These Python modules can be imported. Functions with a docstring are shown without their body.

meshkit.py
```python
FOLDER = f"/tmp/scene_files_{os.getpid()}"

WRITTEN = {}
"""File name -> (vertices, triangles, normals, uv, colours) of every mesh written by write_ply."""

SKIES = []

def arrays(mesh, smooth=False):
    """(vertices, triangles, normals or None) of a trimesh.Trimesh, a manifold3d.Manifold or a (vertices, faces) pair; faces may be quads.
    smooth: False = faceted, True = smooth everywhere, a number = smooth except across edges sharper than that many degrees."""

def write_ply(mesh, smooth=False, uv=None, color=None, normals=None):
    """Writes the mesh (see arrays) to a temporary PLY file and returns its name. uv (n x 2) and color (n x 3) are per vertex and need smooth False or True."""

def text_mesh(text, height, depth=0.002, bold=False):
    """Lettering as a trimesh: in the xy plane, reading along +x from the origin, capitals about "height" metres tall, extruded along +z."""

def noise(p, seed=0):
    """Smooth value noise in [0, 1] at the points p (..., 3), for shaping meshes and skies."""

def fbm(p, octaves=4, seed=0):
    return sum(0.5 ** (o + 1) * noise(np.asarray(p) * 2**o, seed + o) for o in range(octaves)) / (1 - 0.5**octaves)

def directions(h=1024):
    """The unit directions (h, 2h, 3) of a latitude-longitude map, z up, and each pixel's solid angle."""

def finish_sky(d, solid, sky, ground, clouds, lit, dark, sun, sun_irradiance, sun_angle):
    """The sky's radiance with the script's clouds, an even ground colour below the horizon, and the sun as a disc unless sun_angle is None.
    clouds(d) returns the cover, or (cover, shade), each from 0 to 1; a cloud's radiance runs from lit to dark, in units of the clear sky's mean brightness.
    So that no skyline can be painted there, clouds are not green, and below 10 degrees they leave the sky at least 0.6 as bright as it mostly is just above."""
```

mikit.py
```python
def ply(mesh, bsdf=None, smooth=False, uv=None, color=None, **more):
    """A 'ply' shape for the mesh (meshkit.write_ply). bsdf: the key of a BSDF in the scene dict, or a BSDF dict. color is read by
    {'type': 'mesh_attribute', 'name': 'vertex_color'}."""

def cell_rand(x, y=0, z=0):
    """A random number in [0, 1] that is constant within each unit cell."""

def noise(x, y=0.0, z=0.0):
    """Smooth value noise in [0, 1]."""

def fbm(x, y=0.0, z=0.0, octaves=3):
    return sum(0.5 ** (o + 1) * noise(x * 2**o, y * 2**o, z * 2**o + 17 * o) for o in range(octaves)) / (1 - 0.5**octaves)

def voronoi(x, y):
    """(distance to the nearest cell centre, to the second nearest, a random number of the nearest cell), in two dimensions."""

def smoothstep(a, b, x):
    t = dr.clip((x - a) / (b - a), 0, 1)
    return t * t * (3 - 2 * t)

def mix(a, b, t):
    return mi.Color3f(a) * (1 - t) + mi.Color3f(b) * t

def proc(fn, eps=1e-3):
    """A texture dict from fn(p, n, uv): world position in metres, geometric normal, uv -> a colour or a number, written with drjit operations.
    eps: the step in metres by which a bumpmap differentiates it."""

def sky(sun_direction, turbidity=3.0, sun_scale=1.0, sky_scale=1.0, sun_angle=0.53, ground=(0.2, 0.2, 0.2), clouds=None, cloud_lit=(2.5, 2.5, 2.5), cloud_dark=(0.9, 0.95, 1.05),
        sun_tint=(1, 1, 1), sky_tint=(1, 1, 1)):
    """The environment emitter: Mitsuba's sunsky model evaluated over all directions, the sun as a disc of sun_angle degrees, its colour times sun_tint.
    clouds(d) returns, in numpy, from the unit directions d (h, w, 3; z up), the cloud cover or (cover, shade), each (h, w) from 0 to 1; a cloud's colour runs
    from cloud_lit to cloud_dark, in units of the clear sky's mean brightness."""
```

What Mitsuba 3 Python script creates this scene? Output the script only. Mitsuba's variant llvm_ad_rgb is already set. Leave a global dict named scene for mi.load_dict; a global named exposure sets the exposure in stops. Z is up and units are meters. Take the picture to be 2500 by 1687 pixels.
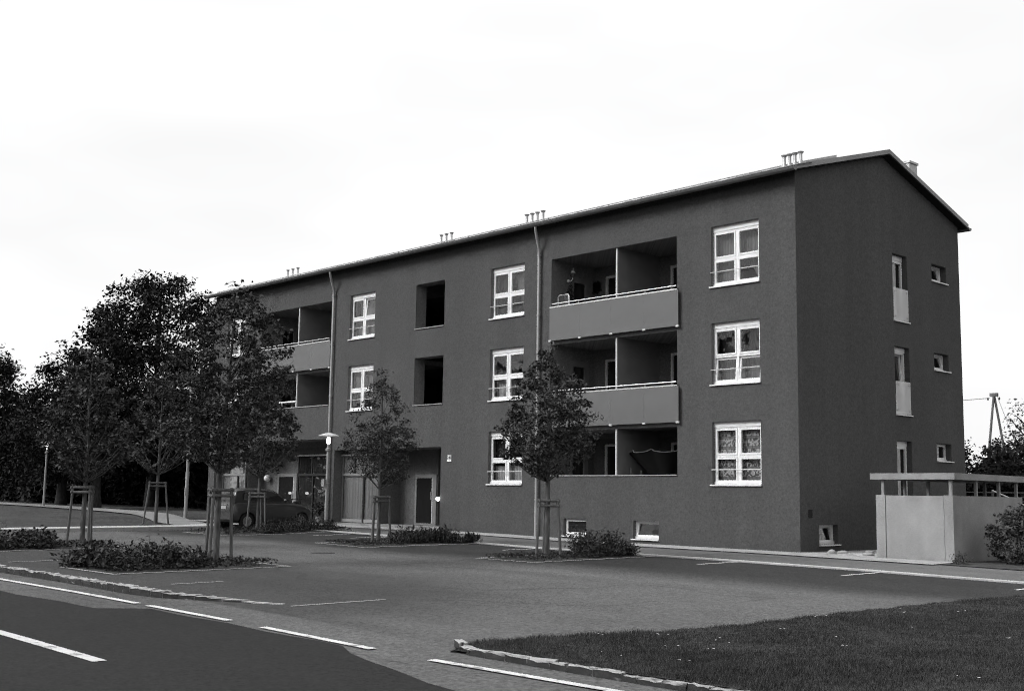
import math, random
import numpy as np
import trimesh
import manifold3d as m3
import drjit as dr
import mitsuba as mi
import mikit
import meshkit

T = mi.ScalarTransform4f
scene, labels = {}, {}
rng = np.random.default_rng(7)
random.seed(7)

# ------------------------------------------------------------------ camera, sky, exposure
CAM = np.array([18.126, -27.663, 1.354])
FWD = np.array([-0.72291, 0.67928, 0.12636])
UPV = np.array([0.08204, -0.09757, 0.99184])
scene['camera'] = {'type': 'perspective', 'fov': 46.416, 'fov_axis': 'x', 'near_clip': 0.1, 'far_clip': 3000.0,
                   'to_world': T().look_at(origin=CAM.tolist(), target=(CAM + FWD).tolist(), up=UPV.tolist())}
exposure = 2.75
SUN = (-0.42, -0.84, 0.72)


def clouds(d):
    """High even overcast: thicker, greyer cloud low down, brighter above."""
    up = np.clip(d[..., 2], 0, 1)
    az = np.arctan2(d[..., 1], d[..., 0])
    q = np.stack([d[..., 0] * 3.0, d[..., 1] * 3.0, d[..., 2] * 9.0], -1)
    n = meshkit.fbm(q.reshape(-1, 3)).reshape(up.shape)
    n = (n - n.mean()) / (n.std() + 1e-9)
    shade = 0.37 - 0.30 * np.clip(up * 1.8, 0, 1) + 0.10 * n * np.clip(1.2 - 1.3 * up, 0, 1)
    return np.ones_like(up), np.clip(shade, 0, 1)


scene['sky'] = mikit.sky(SUN, turbidity=3, sun_scale=0.52, sun_angle=28, clouds=clouds,
                         cloud_lit=(2.0, 2.0, 2.0), cloud_dark=(1.2, 1.2, 1.2), ground=(0.1, 0.1, 0.1),
                         sun_tint=(0.805, 1.0, 1.42))

# ------------------------------------------------------------------ materials (the photograph is black and white: all greys)
n_, fbm_, ss, vor = mikit.noise, mikit.fbm, mikit.smoothstep, mikit.voronoi


def grey(v):
    return mi.Color3f(v)


def mat(key, base, rough=0.7, spec=0.3, bump=None, bump_scale=1.0, **kw):
    b = {'type': 'principled', 'roughness': rough, 'specular': spec}
    b['base_color'] = {'type': 'rgb', 'value': [base] * 3} if isinstance(base, (int, float)) else mikit.proc(base)
    b.update(kw)
    if bump is not None:
        b = {'type': 'bumpmap', 'texture': mikit.proc(bump, eps=0.004), 'scale': bump_scale, 'bsdf': b}
    scene['material_' + key] = {'type': 'twosided', 'bsdf': b}


def plaster_tone(p, n, uv):
    big = fbm_(p.x * .35 + 3, p.y * .35, p.z * .25)
    streak = fbm_(p.x * 2.2 + p.y * 2.2, p.z * .12 + 9, 0.0)
    ua, ub = (p.x + p.y) * .83 + p.z * .55, p.z * .83 - (p.x + p.y) * .55
    fine = n_(ua * 25, ub * 25, 0.0) * .45 + n_(ub * 55 + 9, ua * 55, 4.0) * .55
    low_dark = ss(.9, .1, p.z + .5 * fbm_(p.x * 1.5, p.y * 1.5, 0.0))  # plaster tone drops slightly towards the ground, with an uneven edge
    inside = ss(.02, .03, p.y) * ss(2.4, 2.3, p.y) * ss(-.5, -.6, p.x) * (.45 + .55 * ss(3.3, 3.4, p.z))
    return grey(.060 * (1 + 1.15 * inside) * (.82 + .22 * big + .20 * streak) * (.62 + .76 * fine) * (1 - .10 * low_dark))


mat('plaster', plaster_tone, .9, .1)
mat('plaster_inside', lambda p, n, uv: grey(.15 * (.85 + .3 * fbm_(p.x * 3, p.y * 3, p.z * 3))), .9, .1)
mat('white_frame', lambda p, n, uv: grey(.61 * (.94 + .1 * n_(p.x * 5, p.y * 5, p.z * 3))), .45, .4)
mat('white_sill', lambda p, n, uv: grey(.58 * (.9 + .15 * n_(p.x * 9, p.y * 9, p.z * 9))), .4, .4)
mat('metal', .34, .38, .5, metallic=.85)
mat('bright_metal', .62, .35, .5, metallic=.7)
mat('zinc', lambda p, n, uv: grey(.31 * (.8 + .4 * fbm_(p.x * 6, p.y * 6, p.z * 2.5))), .45, .5, metallic=.4)
mat('gutter', lambda p, n, uv: grey(.11 * (.8 + .4 * fbm_(p.x * 1.3, p.y * 6, p.z * 6))), .42, .5, metallic=.3)
mat('roof_tile', lambda p, n, uv: grey(.17 * (.7 + .6 * n_(p.x * 3.3, p.y * 3, 0.0))), .6, .3)
mat('roof_trim', lambda p, n, uv: grey(.20 * (.85 + .3 * n_(p.x * 4, p.y * 1.2, 0.0))), .6, .3)
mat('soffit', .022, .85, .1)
mat('frosted', lambda p, n, uv: grey(.104 * (.88 + .16 * fbm_(p.x * .8, 2.0, p.z * 1.6) + .06 * n_(p.x * 45, p.z * 45, 0.0))), .32, .35)
mat('clear_trim', .42, .3, .5)
mat('dark_glass', .012, .08, .5)
mat('dark', .012, .7, .2)
mat('door_grey', lambda p, n, uv: grey(.15 * (.9 + .2 * n_(p.x * 4, p.y * 4, p.z * 3))), .55, .3)
mat('front_frame', .15, .5, .3)
mat('kick_grey', .22, .5, .3)
mat('door_dark', .014, .35, .4)


def concrete_tone(p, n, uv):
    big = fbm_(p.x * 1.4 + 7, p.y * 1.4, p.z * 1.0)
    drip = fbm_(p.x * 5 + p.y * 5, p.z * .6, 3.0)
    pores = n_(p.x * 46, p.y * 46, p.z * 46)
    return grey(.235 * (.60 + .46 * big + .22 * drip) * (.84 + .30 * pores) * (1 - .22 * ss(.22, .0, p.z + .25 * fbm_(p.x * 3, p.y * 3, 1.0))))


mat('concrete', concrete_tone, .85, .2)


def strip_tone(p, n, uv):
    joint = ss(.012, .03, dr.abs(p.x - dr.floor(p.x) - .5))
    return grey(.20 * (.72 + .5 * fbm_(p.x * 2.5, p.y * 2.5, 0.0)) * (.75 + .25 * joint) * (.9 + .2 * n_(p.x * 40, p.y * 40, 0.0)))


mat('strip_concrete', strip_tone, .9, .2)
mat('kerb_white', lambda p, n, uv: grey(.27 * (.75 + .4 * fbm_(p.x * 3, p.y * 3, 0.0)) * (.9 + .2 * n_(p.x * 30, p.y * 30, 0.0))), .85, .2)
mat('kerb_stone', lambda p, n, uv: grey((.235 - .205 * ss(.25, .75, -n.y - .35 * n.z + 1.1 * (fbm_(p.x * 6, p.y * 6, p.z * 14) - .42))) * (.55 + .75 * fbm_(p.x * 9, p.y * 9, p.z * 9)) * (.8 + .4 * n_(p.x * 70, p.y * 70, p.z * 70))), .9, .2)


def speck(p):
    return n_(p.x * 44 + p.y * 31, p.y * 44 - p.x * 31, 0.0) * .5 + n_(p.x * 15 - p.y * 21, p.y * 15 + p.x * 21, 3.0) * .5


def lot_tone(p, n, uv):
    """Parking stalls are toned darker than the driving aisle, with soft wavy edges between them."""
    w = .9 * (fbm_(p.x * .45, p.y * .6, 0.0) - .5)
    back = ss(-10.2, -7.4, p.y + w)
    front = ss(-12.2, -14.8, p.y + w * 2) * ss(-18.75, -18.6, p.y) * ss(5.6, 1.6, p.x + (p.y + 14) * .35 + 2 * w)
    dark = dr.maximum(back, front * .72)
    big = fbm_(p.x * .35, p.y * .5, 2.0)
    worn = fbm_(p.x * .22 + p.y * .12, p.y * 1.3, 5.0)
    patchy = fbm_(p.x * 1.1 + p.y * .9, p.y * 2.0 - p.x * .5, 7.0, 5)
    lane = .60 + .28 * big + .36 * worn + .24 * patchy
    a = .060 * (1 - dark) + .0170 * dark
    crack = ss(.010, .0, dr.abs(fbm_(p.x * .23, p.y * .23, 8.0) - .46)) * .25
    return grey(a * lane * (.40 + 1.2 * speck(p)) * (1 - crack))


mat('asphalt_light', lot_tone, .85, .25, bump=lambda p, n, uv: n_(p.x * 45, p.y * 45, 0.0), bump_scale=.004)
mat('asphalt_road', lambda p, n, uv: grey(.0080 * (.75 + .3 * fbm_(p.x * .3, p.y * .9, 0.0) + .2 * fbm_(p.x * 1.7, p.y * 1.7, 4.0)) * (.30 + 1.4 * speck(p))), .85, .25,
    bump=lambda p, n, uv: n_(p.x * 50, p.y * 50, 0.0), bump_scale=.004)
mat('asphalt_path', lambda p, n, uv: grey(.070 * (.8 + .4 * fbm_(p.x * .7, p.y * 1.5, 0.0)) * (.75 + .5 * speck(p))), .85, .25)
mat('far_path', lambda p, n, uv: grey(.13 * (.85 + .3 * fbm_(p.x * .8, p.y * .8, 0.0))), .9, .2)
mat('road_paint', lambda p, n, uv: grey(.47 * (.76 + .3 * fbm_(p.x * 3, p.y * 6, 0.0)) * (.86 + .2 * n_(p.x * 60, p.y * 60, 0.0)) * (1 - .55 * ss(.60, .78, fbm_(p.x * 11, p.y * 11, 3.0)))), .7, .3)
mat('bay_paint', lambda p, n, uv: grey(.22 * (.7 + .5 * fbm_(p.x * 5, p.y * 5, 0.0))), .8, .2)
mat('lawn_soil', lambda p, n, uv: grey(.026 * (.6 + .8 * fbm_(p.x * 2.4, p.y * 2.4, 0.0)) * (.6 + .8 * n_(p.x * 14, p.y * 14, 0.0))), .95, .1)
mat('far_grass', lambda p, n, uv: grey(.034 * (.75 + .5 * fbm_(p.x * .9, p.y * .9, 0.0)) * (.7 + .6 * n_(p.x * 9, p.y * 9, 0.0))), .95, .1)
mat('soil', lambda p, n, uv: grey(.035 * (.5 + n_(p.x * 12, p.y * 12, p.z * 12))), .95, .1)
mat('grass_blade', lambda p, n, uv: grey(.024 * (.55 + .9 * n_(p.x * 5, p.y * 5, 0.0)) * (.6 + .8 * n_(p.x * 90, p.y * 90, 0.0))), .6, .25)
mat('petal', .72, .8, .2)
for nm, v, r in (('leaf', .034, .55), ('leaf_soft', .034, .6), ('leaf_far', .009, .7), ('leaf_hedge', .008, .8), ('leaf_shrub', .025, .5), ('leaf_low', .019, .6)):
    mat(nm, (lambda vv: lambda p, n, uv: grey(vv * (.45 + 1.1 * n_(p.x * 7, p.y * 7, p.z * 7))))(v), r, .2)
mat('bark', lambda p, n, uv: grey(.075 * (.5 + n_(p.x * 25, p.y * 25, p.z * 6))), .9, .1)
mat('bark_dark', lambda p, n, uv: grey(.035 * (.5 + n_(p.x * 20, p.y * 20, p.z * 6))), .9, .1)
mat('stake_wood', lambda p, n, uv: grey(.085 * (.6 + .8 * n_(p.x * 60, p.y * 60, p.z * 5))), .8, .2)
mat('old_wood', lambda p, n, uv: grey(.10 * (.6 + .8 * n_(p.x * 30, p.y * 30, p.z * 3))), .85, .2)
mat('lamp_post', lambda p, n, uv: grey(.24 * (.9 + .2 * n_(p.x * 9, p.y * 9, p.z * 3))), .5, .4)
mat('lamp_hat', .46, .45, .4)
mat('box_grey', .20, .6, .3)
mat('car_paint', .028, .28, .5, clearcoat=.7, clearcoat_gloss=.9)
mat('rubber', .014, .8, .2)
mat('alloy', .30, .35, .5, metallic=.6)
mat('lens_red', .10, .2, .5, clearcoat=1.0)
mat('plate', .25, .5, .3)
mat('bumper', .026, .5, .4)
mat('pebble', lambda p, n, uv: grey(.22 * (.5 + n_(p.x * 9, p.y * 9, p.z * 9))), .85, .2)
mat('stone', lambda p, n, uv: grey(.25 * (.6 + .8 * n_(p.x * 11, p.y * 11, p.z * 11))), .85, .2)
mat('paper', .75, .8, .1)
mat('sign_black', .015, .6, .3)
mat('fabric_dark', .006, .95, .1)
mat('fabric_pale', .11, .9, .1)
mat('far_render', .30, .9, .1)
mat('iron', .03, .5, .4)
mat('globe', .55, .25, .5)
mat('wire', .06, .5, .3)
scene['material_glass'] = {'type': 'thindielectric', 'int_ior': 1.45}
scene['material_car_glass'] = {'type': 'twosided', 'bsdf': {'type': 'principled', 'base_color': {'type': 'rgb', 'value': [.015] * 3}, 'roughness': .06, 'specular': .5}}
scene['material_milk_glass'] = {'type': 'blendbsdf', 'weight': .45, 'a': {'type': 'thindielectric'},
                                'b': {'type': 'twosided', 'bsdf': {'type': 'diffuse', 'reflectance': {'type': 'rgb', 'value': [.62] * 3}}}}


def curtain_mat(key, tone, fold=38.0, lace=False):
    def fn(p, n, uv):
        s = p.x + p.y
        f = .70 + .45 * n_(s * fold, p.z * .8, 0.0)
        v = tone * f
        if lace:
            band = ss(.35, .5, dr.abs(dr.sin(p.z * 11.0)))
            v = tone * (.25 + .95 * band * ss(.35, .6, n_(s * 30, p.z * 24, 0.0)) + .3 * ss(.93, .99, dr.abs(dr.sin(p.z * 11.0 + 1.57))))
        return grey(v)
    mat(key, fn, .95, .05)


curtain_mat('curtain_sheer', .13)
curtain_mat('curtain_mid', .085, 30)
curtain_mat('curtain_dark', .03, 26)
curtain_mat('curtain_pale', .22, 44)
curtain_mat('curtain_lace', .22, 40, True)
curtain_mat('curtain_door', .17, 16)
curtain_mat('curtain_door_dark', .025, 14)


# ------------------------------------------------------------------ helpers
def numbered(name):
    taken = lambda k: k in scene or k in labels or any(x.startswith(k + '__') for x in scene)
    if not taken(name):
        return name
    i = 1
    while taken(f'{name}_{i:03d}'):
        i += 1
    return f'{name}_{i:03d}'


def thing(name, label, cat, group=None, kind=None):
    key = numbered(name)
    labels[key] = {'label': label, 'category': cat}
    if group:
        labels[key]['group'] = group
    if kind:
        labels[key]['kind'] = kind
    return key


def struct(name, mesh, material, label, smooth=False):
    key = numbered(name)
    scene[key] = mikit.ply(mesh, 'material_' + material, smooth)
    labels[key] = {'kind': 'structure', 'label': label, 'category': name.split('_')[-1]}
    return key


def part(root, name, mesh, material, smooth=False, label=None, kind=None, **kw):
    if isinstance(mesh, MB):
        mesh = mesh.mesh()
    key = numbered(root + '__' + name)
    scene[key] = mikit.ply(mesh, 'material_' + material, smooth, **kw)
    if label or kind:
        labels[key] = {k: v for k, v in (('label', label), ('kind', kind)) if v}
    return key


def single(name, mesh, material, label, cat, group=None, kind=None, smooth=False, **kw):
    if isinstance(mesh, MB):
        mesh = mesh.mesh()
    key = thing(name, label, cat, group, kind)
    scene[key] = mikit.ply(mesh, 'material_' + material, smooth, **kw)
    return key


BOXF = np.array([[0, 2, 1], [0, 3, 2], [4, 5, 6], [4, 6, 7], [0, 1, 5], [0, 5, 4], [1, 2, 6], [1, 6, 5], [2, 3, 7], [2, 7, 6], [3, 0, 4], [3, 4, 7]])


class MB:
    """Collects pieces of ONE part."""

    def __init__(self, tf=None):
        self.v, self.f, self.n, self.tf = [], [], 0, tf

    def add(self, v, f):
        v = np.asarray(v, float)
        if self.tf is not None:
            v = self.tf(v)
        self.v.append(v)
        self.f.append(np.asarray(f, int) + self.n)
        self.n += len(v)
        return self

    def box(self, x0, x1, y0, y1, z0, z1):
        v = [(x0, y0, z0), (x1, y0, z0), (x1, y1, z0), (x0, y1, z0), (x0, y0, z1), (x1, y0, z1), (x1, y1, z1), (x0, y1, z1)]
        return self.add(v, BOXF)

    def tube(self, pts, r, sides=8, cap=True):
        p = np.asarray(pts, float)
        r = np.broadcast_to(r, (len(p),))
        t = np.gradient(p, axis=0)
        t /= np.linalg.norm(t, axis=1, keepdims=True) + 1e-12
        ref = np.array([0, 0, 1.0]) if abs(t[0][2]) < .9 else np.array([1.0, 0, 0])
        a = np.cross(t, ref)
        a /= np.linalg.norm(a, axis=1, keepdims=True) + 1e-12
        b = np.cross(t, a)
        an = np.arange(sides) * 2 * np.pi / sides
        v = p[:, None] + r[:, None, None] * (np.cos(an)[None, :, None] * a[:, None] + np.sin(an)[None, :, None] * b[:, None])
        i, j = np.meshgrid(np.arange(len(p) - 1), np.arange(sides), indexing='ij')
        q = np.stack([i * sides + j, i * sides + (j + 1) % sides, (i + 1) * sides + (j + 1) % sides, (i + 1) * sides + j], -1).reshape(-1, 4)
        f = np.vstack([q[:, [0, 1, 2]], q[:, [0, 2, 3]]])
        v = v.reshape(-1, 3)
        if cap:
            k = len(v)
            v = np.vstack([v, p[:1], p[-1:]])
            jj = np.arange(sides)
            f = np.vstack([f, np.stack([jj * 0 + k, (jj + 1) % sides, jj], 1), np.stack([jj * 0 + k + 1, k - sides + jj, k - sides + (jj + 1) % sides], 1)])
        return self.add(v, f)

    def lathe(self, prof, c, sides=20):
        """prof: (radius, z) from bottom to top, about a vertical axis through c."""
        prof = np.asarray(prof, float)
        an = np.arange(sides) * 2 * np.pi / sides
        v = np.stack([prof[:, None, 0] * np.cos(an), prof[:, None, 0] * np.sin(an), np.broadcast_to(prof[:, None, 1], (len(prof), sides))], -1).reshape(-1, 3) + np.asarray(c, float)
        i, j = np.meshgrid(np.arange(len(prof) - 1), np.arange(sides), indexing='ij')
        q = np.stack([i * sides + j, i * sides + (j + 1) % sides, (i + 1) * sides + (j + 1) % sides, (i + 1) * sides + j], -1).reshape(-1, 4)
        return self.add(v, np.vstack([q[:, [0, 1, 2]], q[:, [0, 2, 3]]]))

    def ball(self, c, r, rings=10, sx=1, sy=1, sz=1):
        s = trimesh.creation.icosphere(2 if rings > 8 else 1)
        return self.add(np.asarray(s.vertices) * r * [sx, sy, sz] + np.asarray(c, float), s.faces)

    def mesh(self):
        return np.vstack(self.v), np.vstack(self.f)


def rot(v, axis, ang, about):
    return trimesh.transform_points(v, trimesh.transformations.rotation_matrix(ang, axis, about))


# ------------------------------------------------------------------ the ground
def interp(x, a, b):
    return np.interp(x, a, b)


def G(x, y):
    """Height of lot, road and pavement: falls a little away from the building and to the right."""
    x, y = np.asarray(x, float), np.asarray(y, float)
    z = interp(x, [-60, -31, -21.6, -15, -11.6, -6, 0, 4.3, 8], [.1, .12, .195, .143, .12, .03, 0, -.047, -.11])
    z = z + interp(np.minimum(y, 0), [-60, -4., 0], [-.62, -.06, 0])
    return z - .05 * interp(x, [-17, -12], [1, 0]) * interp(y, [-6, -4], [1, 0])


def LAWN(x, y):
    """The park lawn rises gently towards the far left."""
    x, y = np.asarray(x, float), np.asarray(y, float)
    r = interp(x, [-160, -90, -72, -60, -47, -32, -24, -21], [-.3, .40, .56, .52, .44, .22, .12, 0])
    return G(x, y) + r * np.maximum(interp(y, [-6, -4], [1, 0]), interp(x, [-34, -31], [1, 0]))


def sheet(xs, ylo, yhi, ny, dz, fn=G):
    """A surface draped over the ground between two y curves."""
    xs = np.asarray(xs, float)
    lo, hi = [np.array([c(x) for x in xs]) if callable(c) else np.full(len(xs), float(c)) for c in (ylo, yhi)]
    t = np.linspace(0, 1, ny + 1)
    Y = lo[:, None] + (hi - lo)[:, None] * t
    X = np.broadcast_to(xs[:, None], Y.shape)
    Z = fn(X, Y) + dz
    v = np.stack([X, Y, Z], -1).reshape(-1, 3)
    i, j = np.meshgrid(np.arange(len(xs) - 1), np.arange(ny), indexing='ij')
    a = i * (ny + 1) + j
    f = np.stack([a, a + ny + 1, a + ny + 2, a + 1], -1).reshape(-1, 4)
    return v, f


def lin(a, b, n):
    return np.linspace(a, b, n + 1)


gx = np.concatenate([lin(-900, -160, 8)[:-1], lin(-160, -40, 40)[:-1], lin(-40, 20, 80)[:-1], lin(20, 120, 20)[:-1], lin(120, 900, 8)])
gy = np.concatenate([lin(-900, -80, 8)[:-1], lin(-80, -30, 15)[:-1], lin(-30, 20, 66)[:-1], lin(20, 160, 20)[:-1], lin(160, 900, 8)])
GX, GY = np.meshgrid(gx, gy, indexing='ij')
GZ = LAWN(GX, GY) - .03
i_, j_ = np.meshgrid(np.arange(len(gx) - 1), np.arange(len(gy) - 1), indexing='ij')
a_ = i_ * len(gy) + j_
struct('ground', (np.stack([GX, GY, GZ], -1).reshape(-1, 3), np.stack([a_, a_ + len(gy), a_ + len(gy) + 1, a_ + 1], -1).reshape(-1, 4)), 'far_grass',
       'open grassy ground around the housing block', True)

struct('parking_lot', sheet(lin(-20.95, 34, 110), -19.9, -4.05, 48, .004), 'asphalt_light', 'grey asphalt parking lot in front of the building', True)


def road_edge(x):
    return float(interp(x, [-90, .3, 1.2, 2.15, 2.35, 7.25, 7.45, 8.6, 9.9, 12, 40], [-20.42, -20.42, -20.30, -20.34, -19.78, -19.72, -19.92, -20.30, -20.62, -20.75, -20.75])) + .03 * math.sin(x * 3.1)


struct('road_shoulder', sheet(lin(-90, 60, 150), -21.6, -19.0, 6, .002), 'asphalt_light', 'pale asphalt strip along the kerb', True)
struct('road', sheet(lin(-90, 60, 300), -26.4, road_edge, 14, .012), 'asphalt_road', 'dark asphalt road in the foreground', True)
struct('pavement', sheet(lin(-22.4, 30, 80), -3.9, -.9, 8, .006), 'asphalt_path', 'asphalt footpath along the front of the building', True)
struct('concrete_strip', sheet(lin(-31.4, 4.35, 70), -1.22, .06, 4, .03), 'strip_concrete', 'pale concrete strip at the foot of the facade', True)


def curb(xs, y0, y1, h, fn=G, skew=None):
    """A low kerb with a top and a front face."""
    m = MB()
    xs = np.asarray(xs, float)
    sk = np.zeros(len(xs)) if skew is None else np.array([skew(x) for x in xs])
    for k in range(len(xs) - 1):
        xa, xb = xs[k], xs[k + 1] - .006
        ya0, ya1, yb0, yb1 = y0 + sk[k], y1 + sk[k], y0 + sk[k + 1], y1 + sk[k + 1]
        za, zb = float(fn(xa, ya0)), float(fn(xb, yb0))
        v = [(xa, ya0, za - .1), (xb, yb0, zb - .1), (xb, yb1, zb - .1), (xa, ya1, za - .1), (xa, ya0 + .01, za + h), (xb, yb0 + .01, zb + h), (xb, yb1, zb + h), (xa, ya1, za + h)]
        m.add(v, BOXF)
    return m.mesh()


def kerb_skew(x):
    return float(interp(x, [-22, -20, -12, -8, -6], [.95, .75, .15, .05, 0]))


key = struct('pavement_kerb', curb(lin(-20.95, 30, 51), -4.17, -3.86, .035, skew=kerb_skew), 'kerb_white', 'flat white kerb line between footpath and parking stalls')

# left edge of the lot: raised white kerb with a narrow slab path behind it
m = MB()
ys = lin(-26, -2.0, 24)
for a, b in zip(ys[:-1], ys[1:]):
    za, zb = float(G(-21, a)), float(G(-21, b))
    v = [(-21.3, a, za - .2), (-20.95, a, za - .2), (-20.95, b - .008, zb - .2), (-21.3, b - .008, zb - .2), (-21.3, a, za + .13), (-20.97, a, za + .13), (-20.97, b - .008, zb + .13), (-21.3, b - .008, zb + .13)]
    m.add(v, BOXF)
struct('lot_kerb', m.mesh(), 'kerb_white', 'raised pale kerb along the far left edge of the lot')
struct('slab_path', sheet(lin(-22.7, -21.3, 3), -26, -2.0, 30, .125, G), 'kerb_white', 'pale slab path behind the lot kerb', True)

# far path across the lawn
PX = np.array([-105, -80, -62, -47, -38, -32, -28, -25, -22.6])
PY = np.array([1.5, 0.4, -.6, -1.0, -.9, -1.6, -3.0, -4.4, -5.2])


def path_lo(x):
    return float(np.interp(x, PX, PY)) - .9


def path_hi(x):
    return float(np.interp(x, PX, PY)) + .9


struct('lawn_path', sheet(lin(-105, -22.6, 90), path_lo, path_hi, 4, .02, LAWN), 'far_path', 'pale footpath curving across the far lawn', True)

# road markings
MK = struct('road_marking', sheet(lin(-90, 1.8, 90), -19.66, -19.54, 2, .018), 'road_paint', 'white edge line of the road')
for xa, xb in ((2.15, 4.35), (5.15, 7.4), (8.4, 60)):
    part(MK, 'edge_line', sheet(lin(xa, xb, 20), -19.66, -19.54, 2, .018), 'road_paint')
for k in range(-8, 6):
    xb = 6.5 + k * 9.0
    part(MK, 'centre_line', sheet(lin(xb - 4.2, xb, 12), -22.36, -22.21, 2, .018), 'road_paint')


def flat_line(xa, xb, ya, yb, dz=.010):
    return sheet(lin(xa, xb, 2), ya, yb, 6, dz)


BM = struct('bay_marking', flat_line(-5.74, -5.66, -5.5, -4.15), 'road_paint', 'short white stall ticks along the pavement')
for x in (1.0, 4.7, 8.3, 11.9, -12.4, -14.6):
    part(BM, 'stall_tick', flat_line(x - .04, x + .04, -5.7, -4.15), 'road_paint')
for x, ya, yb in ((-.85, -17.7, -16.7), (3.3, -18.0, -16.3), (-7.6, -17.9, -16.8)):
    part(BM, 'stall_tick', flat_line(x - .035, x + .035, ya, yb), 'bay_paint')
m = MB()
m.lathe([(0, .011), (.3, .011), (.3, .002)], (-6.95, -10.44, float(G(-6.95, -10.44))), 24)
single('manhole_cover', m, 'iron', 'round dark manhole cover in the middle of the lot', 'manhole cover')


# rough granite kerb stones
def rough_stone(a, b, y0, y1, h, seed):
    r = np.random.default_rng(seed)
    nx, nz = 3, 3
    box = trimesh.creation.box((1, 1, 1)).subdivide()
    box = trimesh.Trimesh(*trimesh.remesh.subdivide(box.vertices, box.faces)) if h > .05 else box
    v = np.asarray(box.vertices)
    v = v + r.normal(0, .034, v.shape)
    v[:, 2] -= .12 * (v[:, 2] > .2) * (v[:, 1] < -.3) * r.random()
    t = v[:, 0] + .5
    x = a[0] + (b[0] - a[0]) * (.015 + .97 * t)
    yc = a[1] + (b[1] - a[1]) * t
    z0 = float(G((a[0] + b[0]) / 2, y0))
    y = yc + y0 + (y1 - y0) * (v[:, 1] + .5)
    z = z0 - .10 + (h * r.uniform(.86, 1.1) + .10) * (v[:, 2] + .5)
    return np.stack([x, y, z], 1), np.asarray(box.faces)


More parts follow.
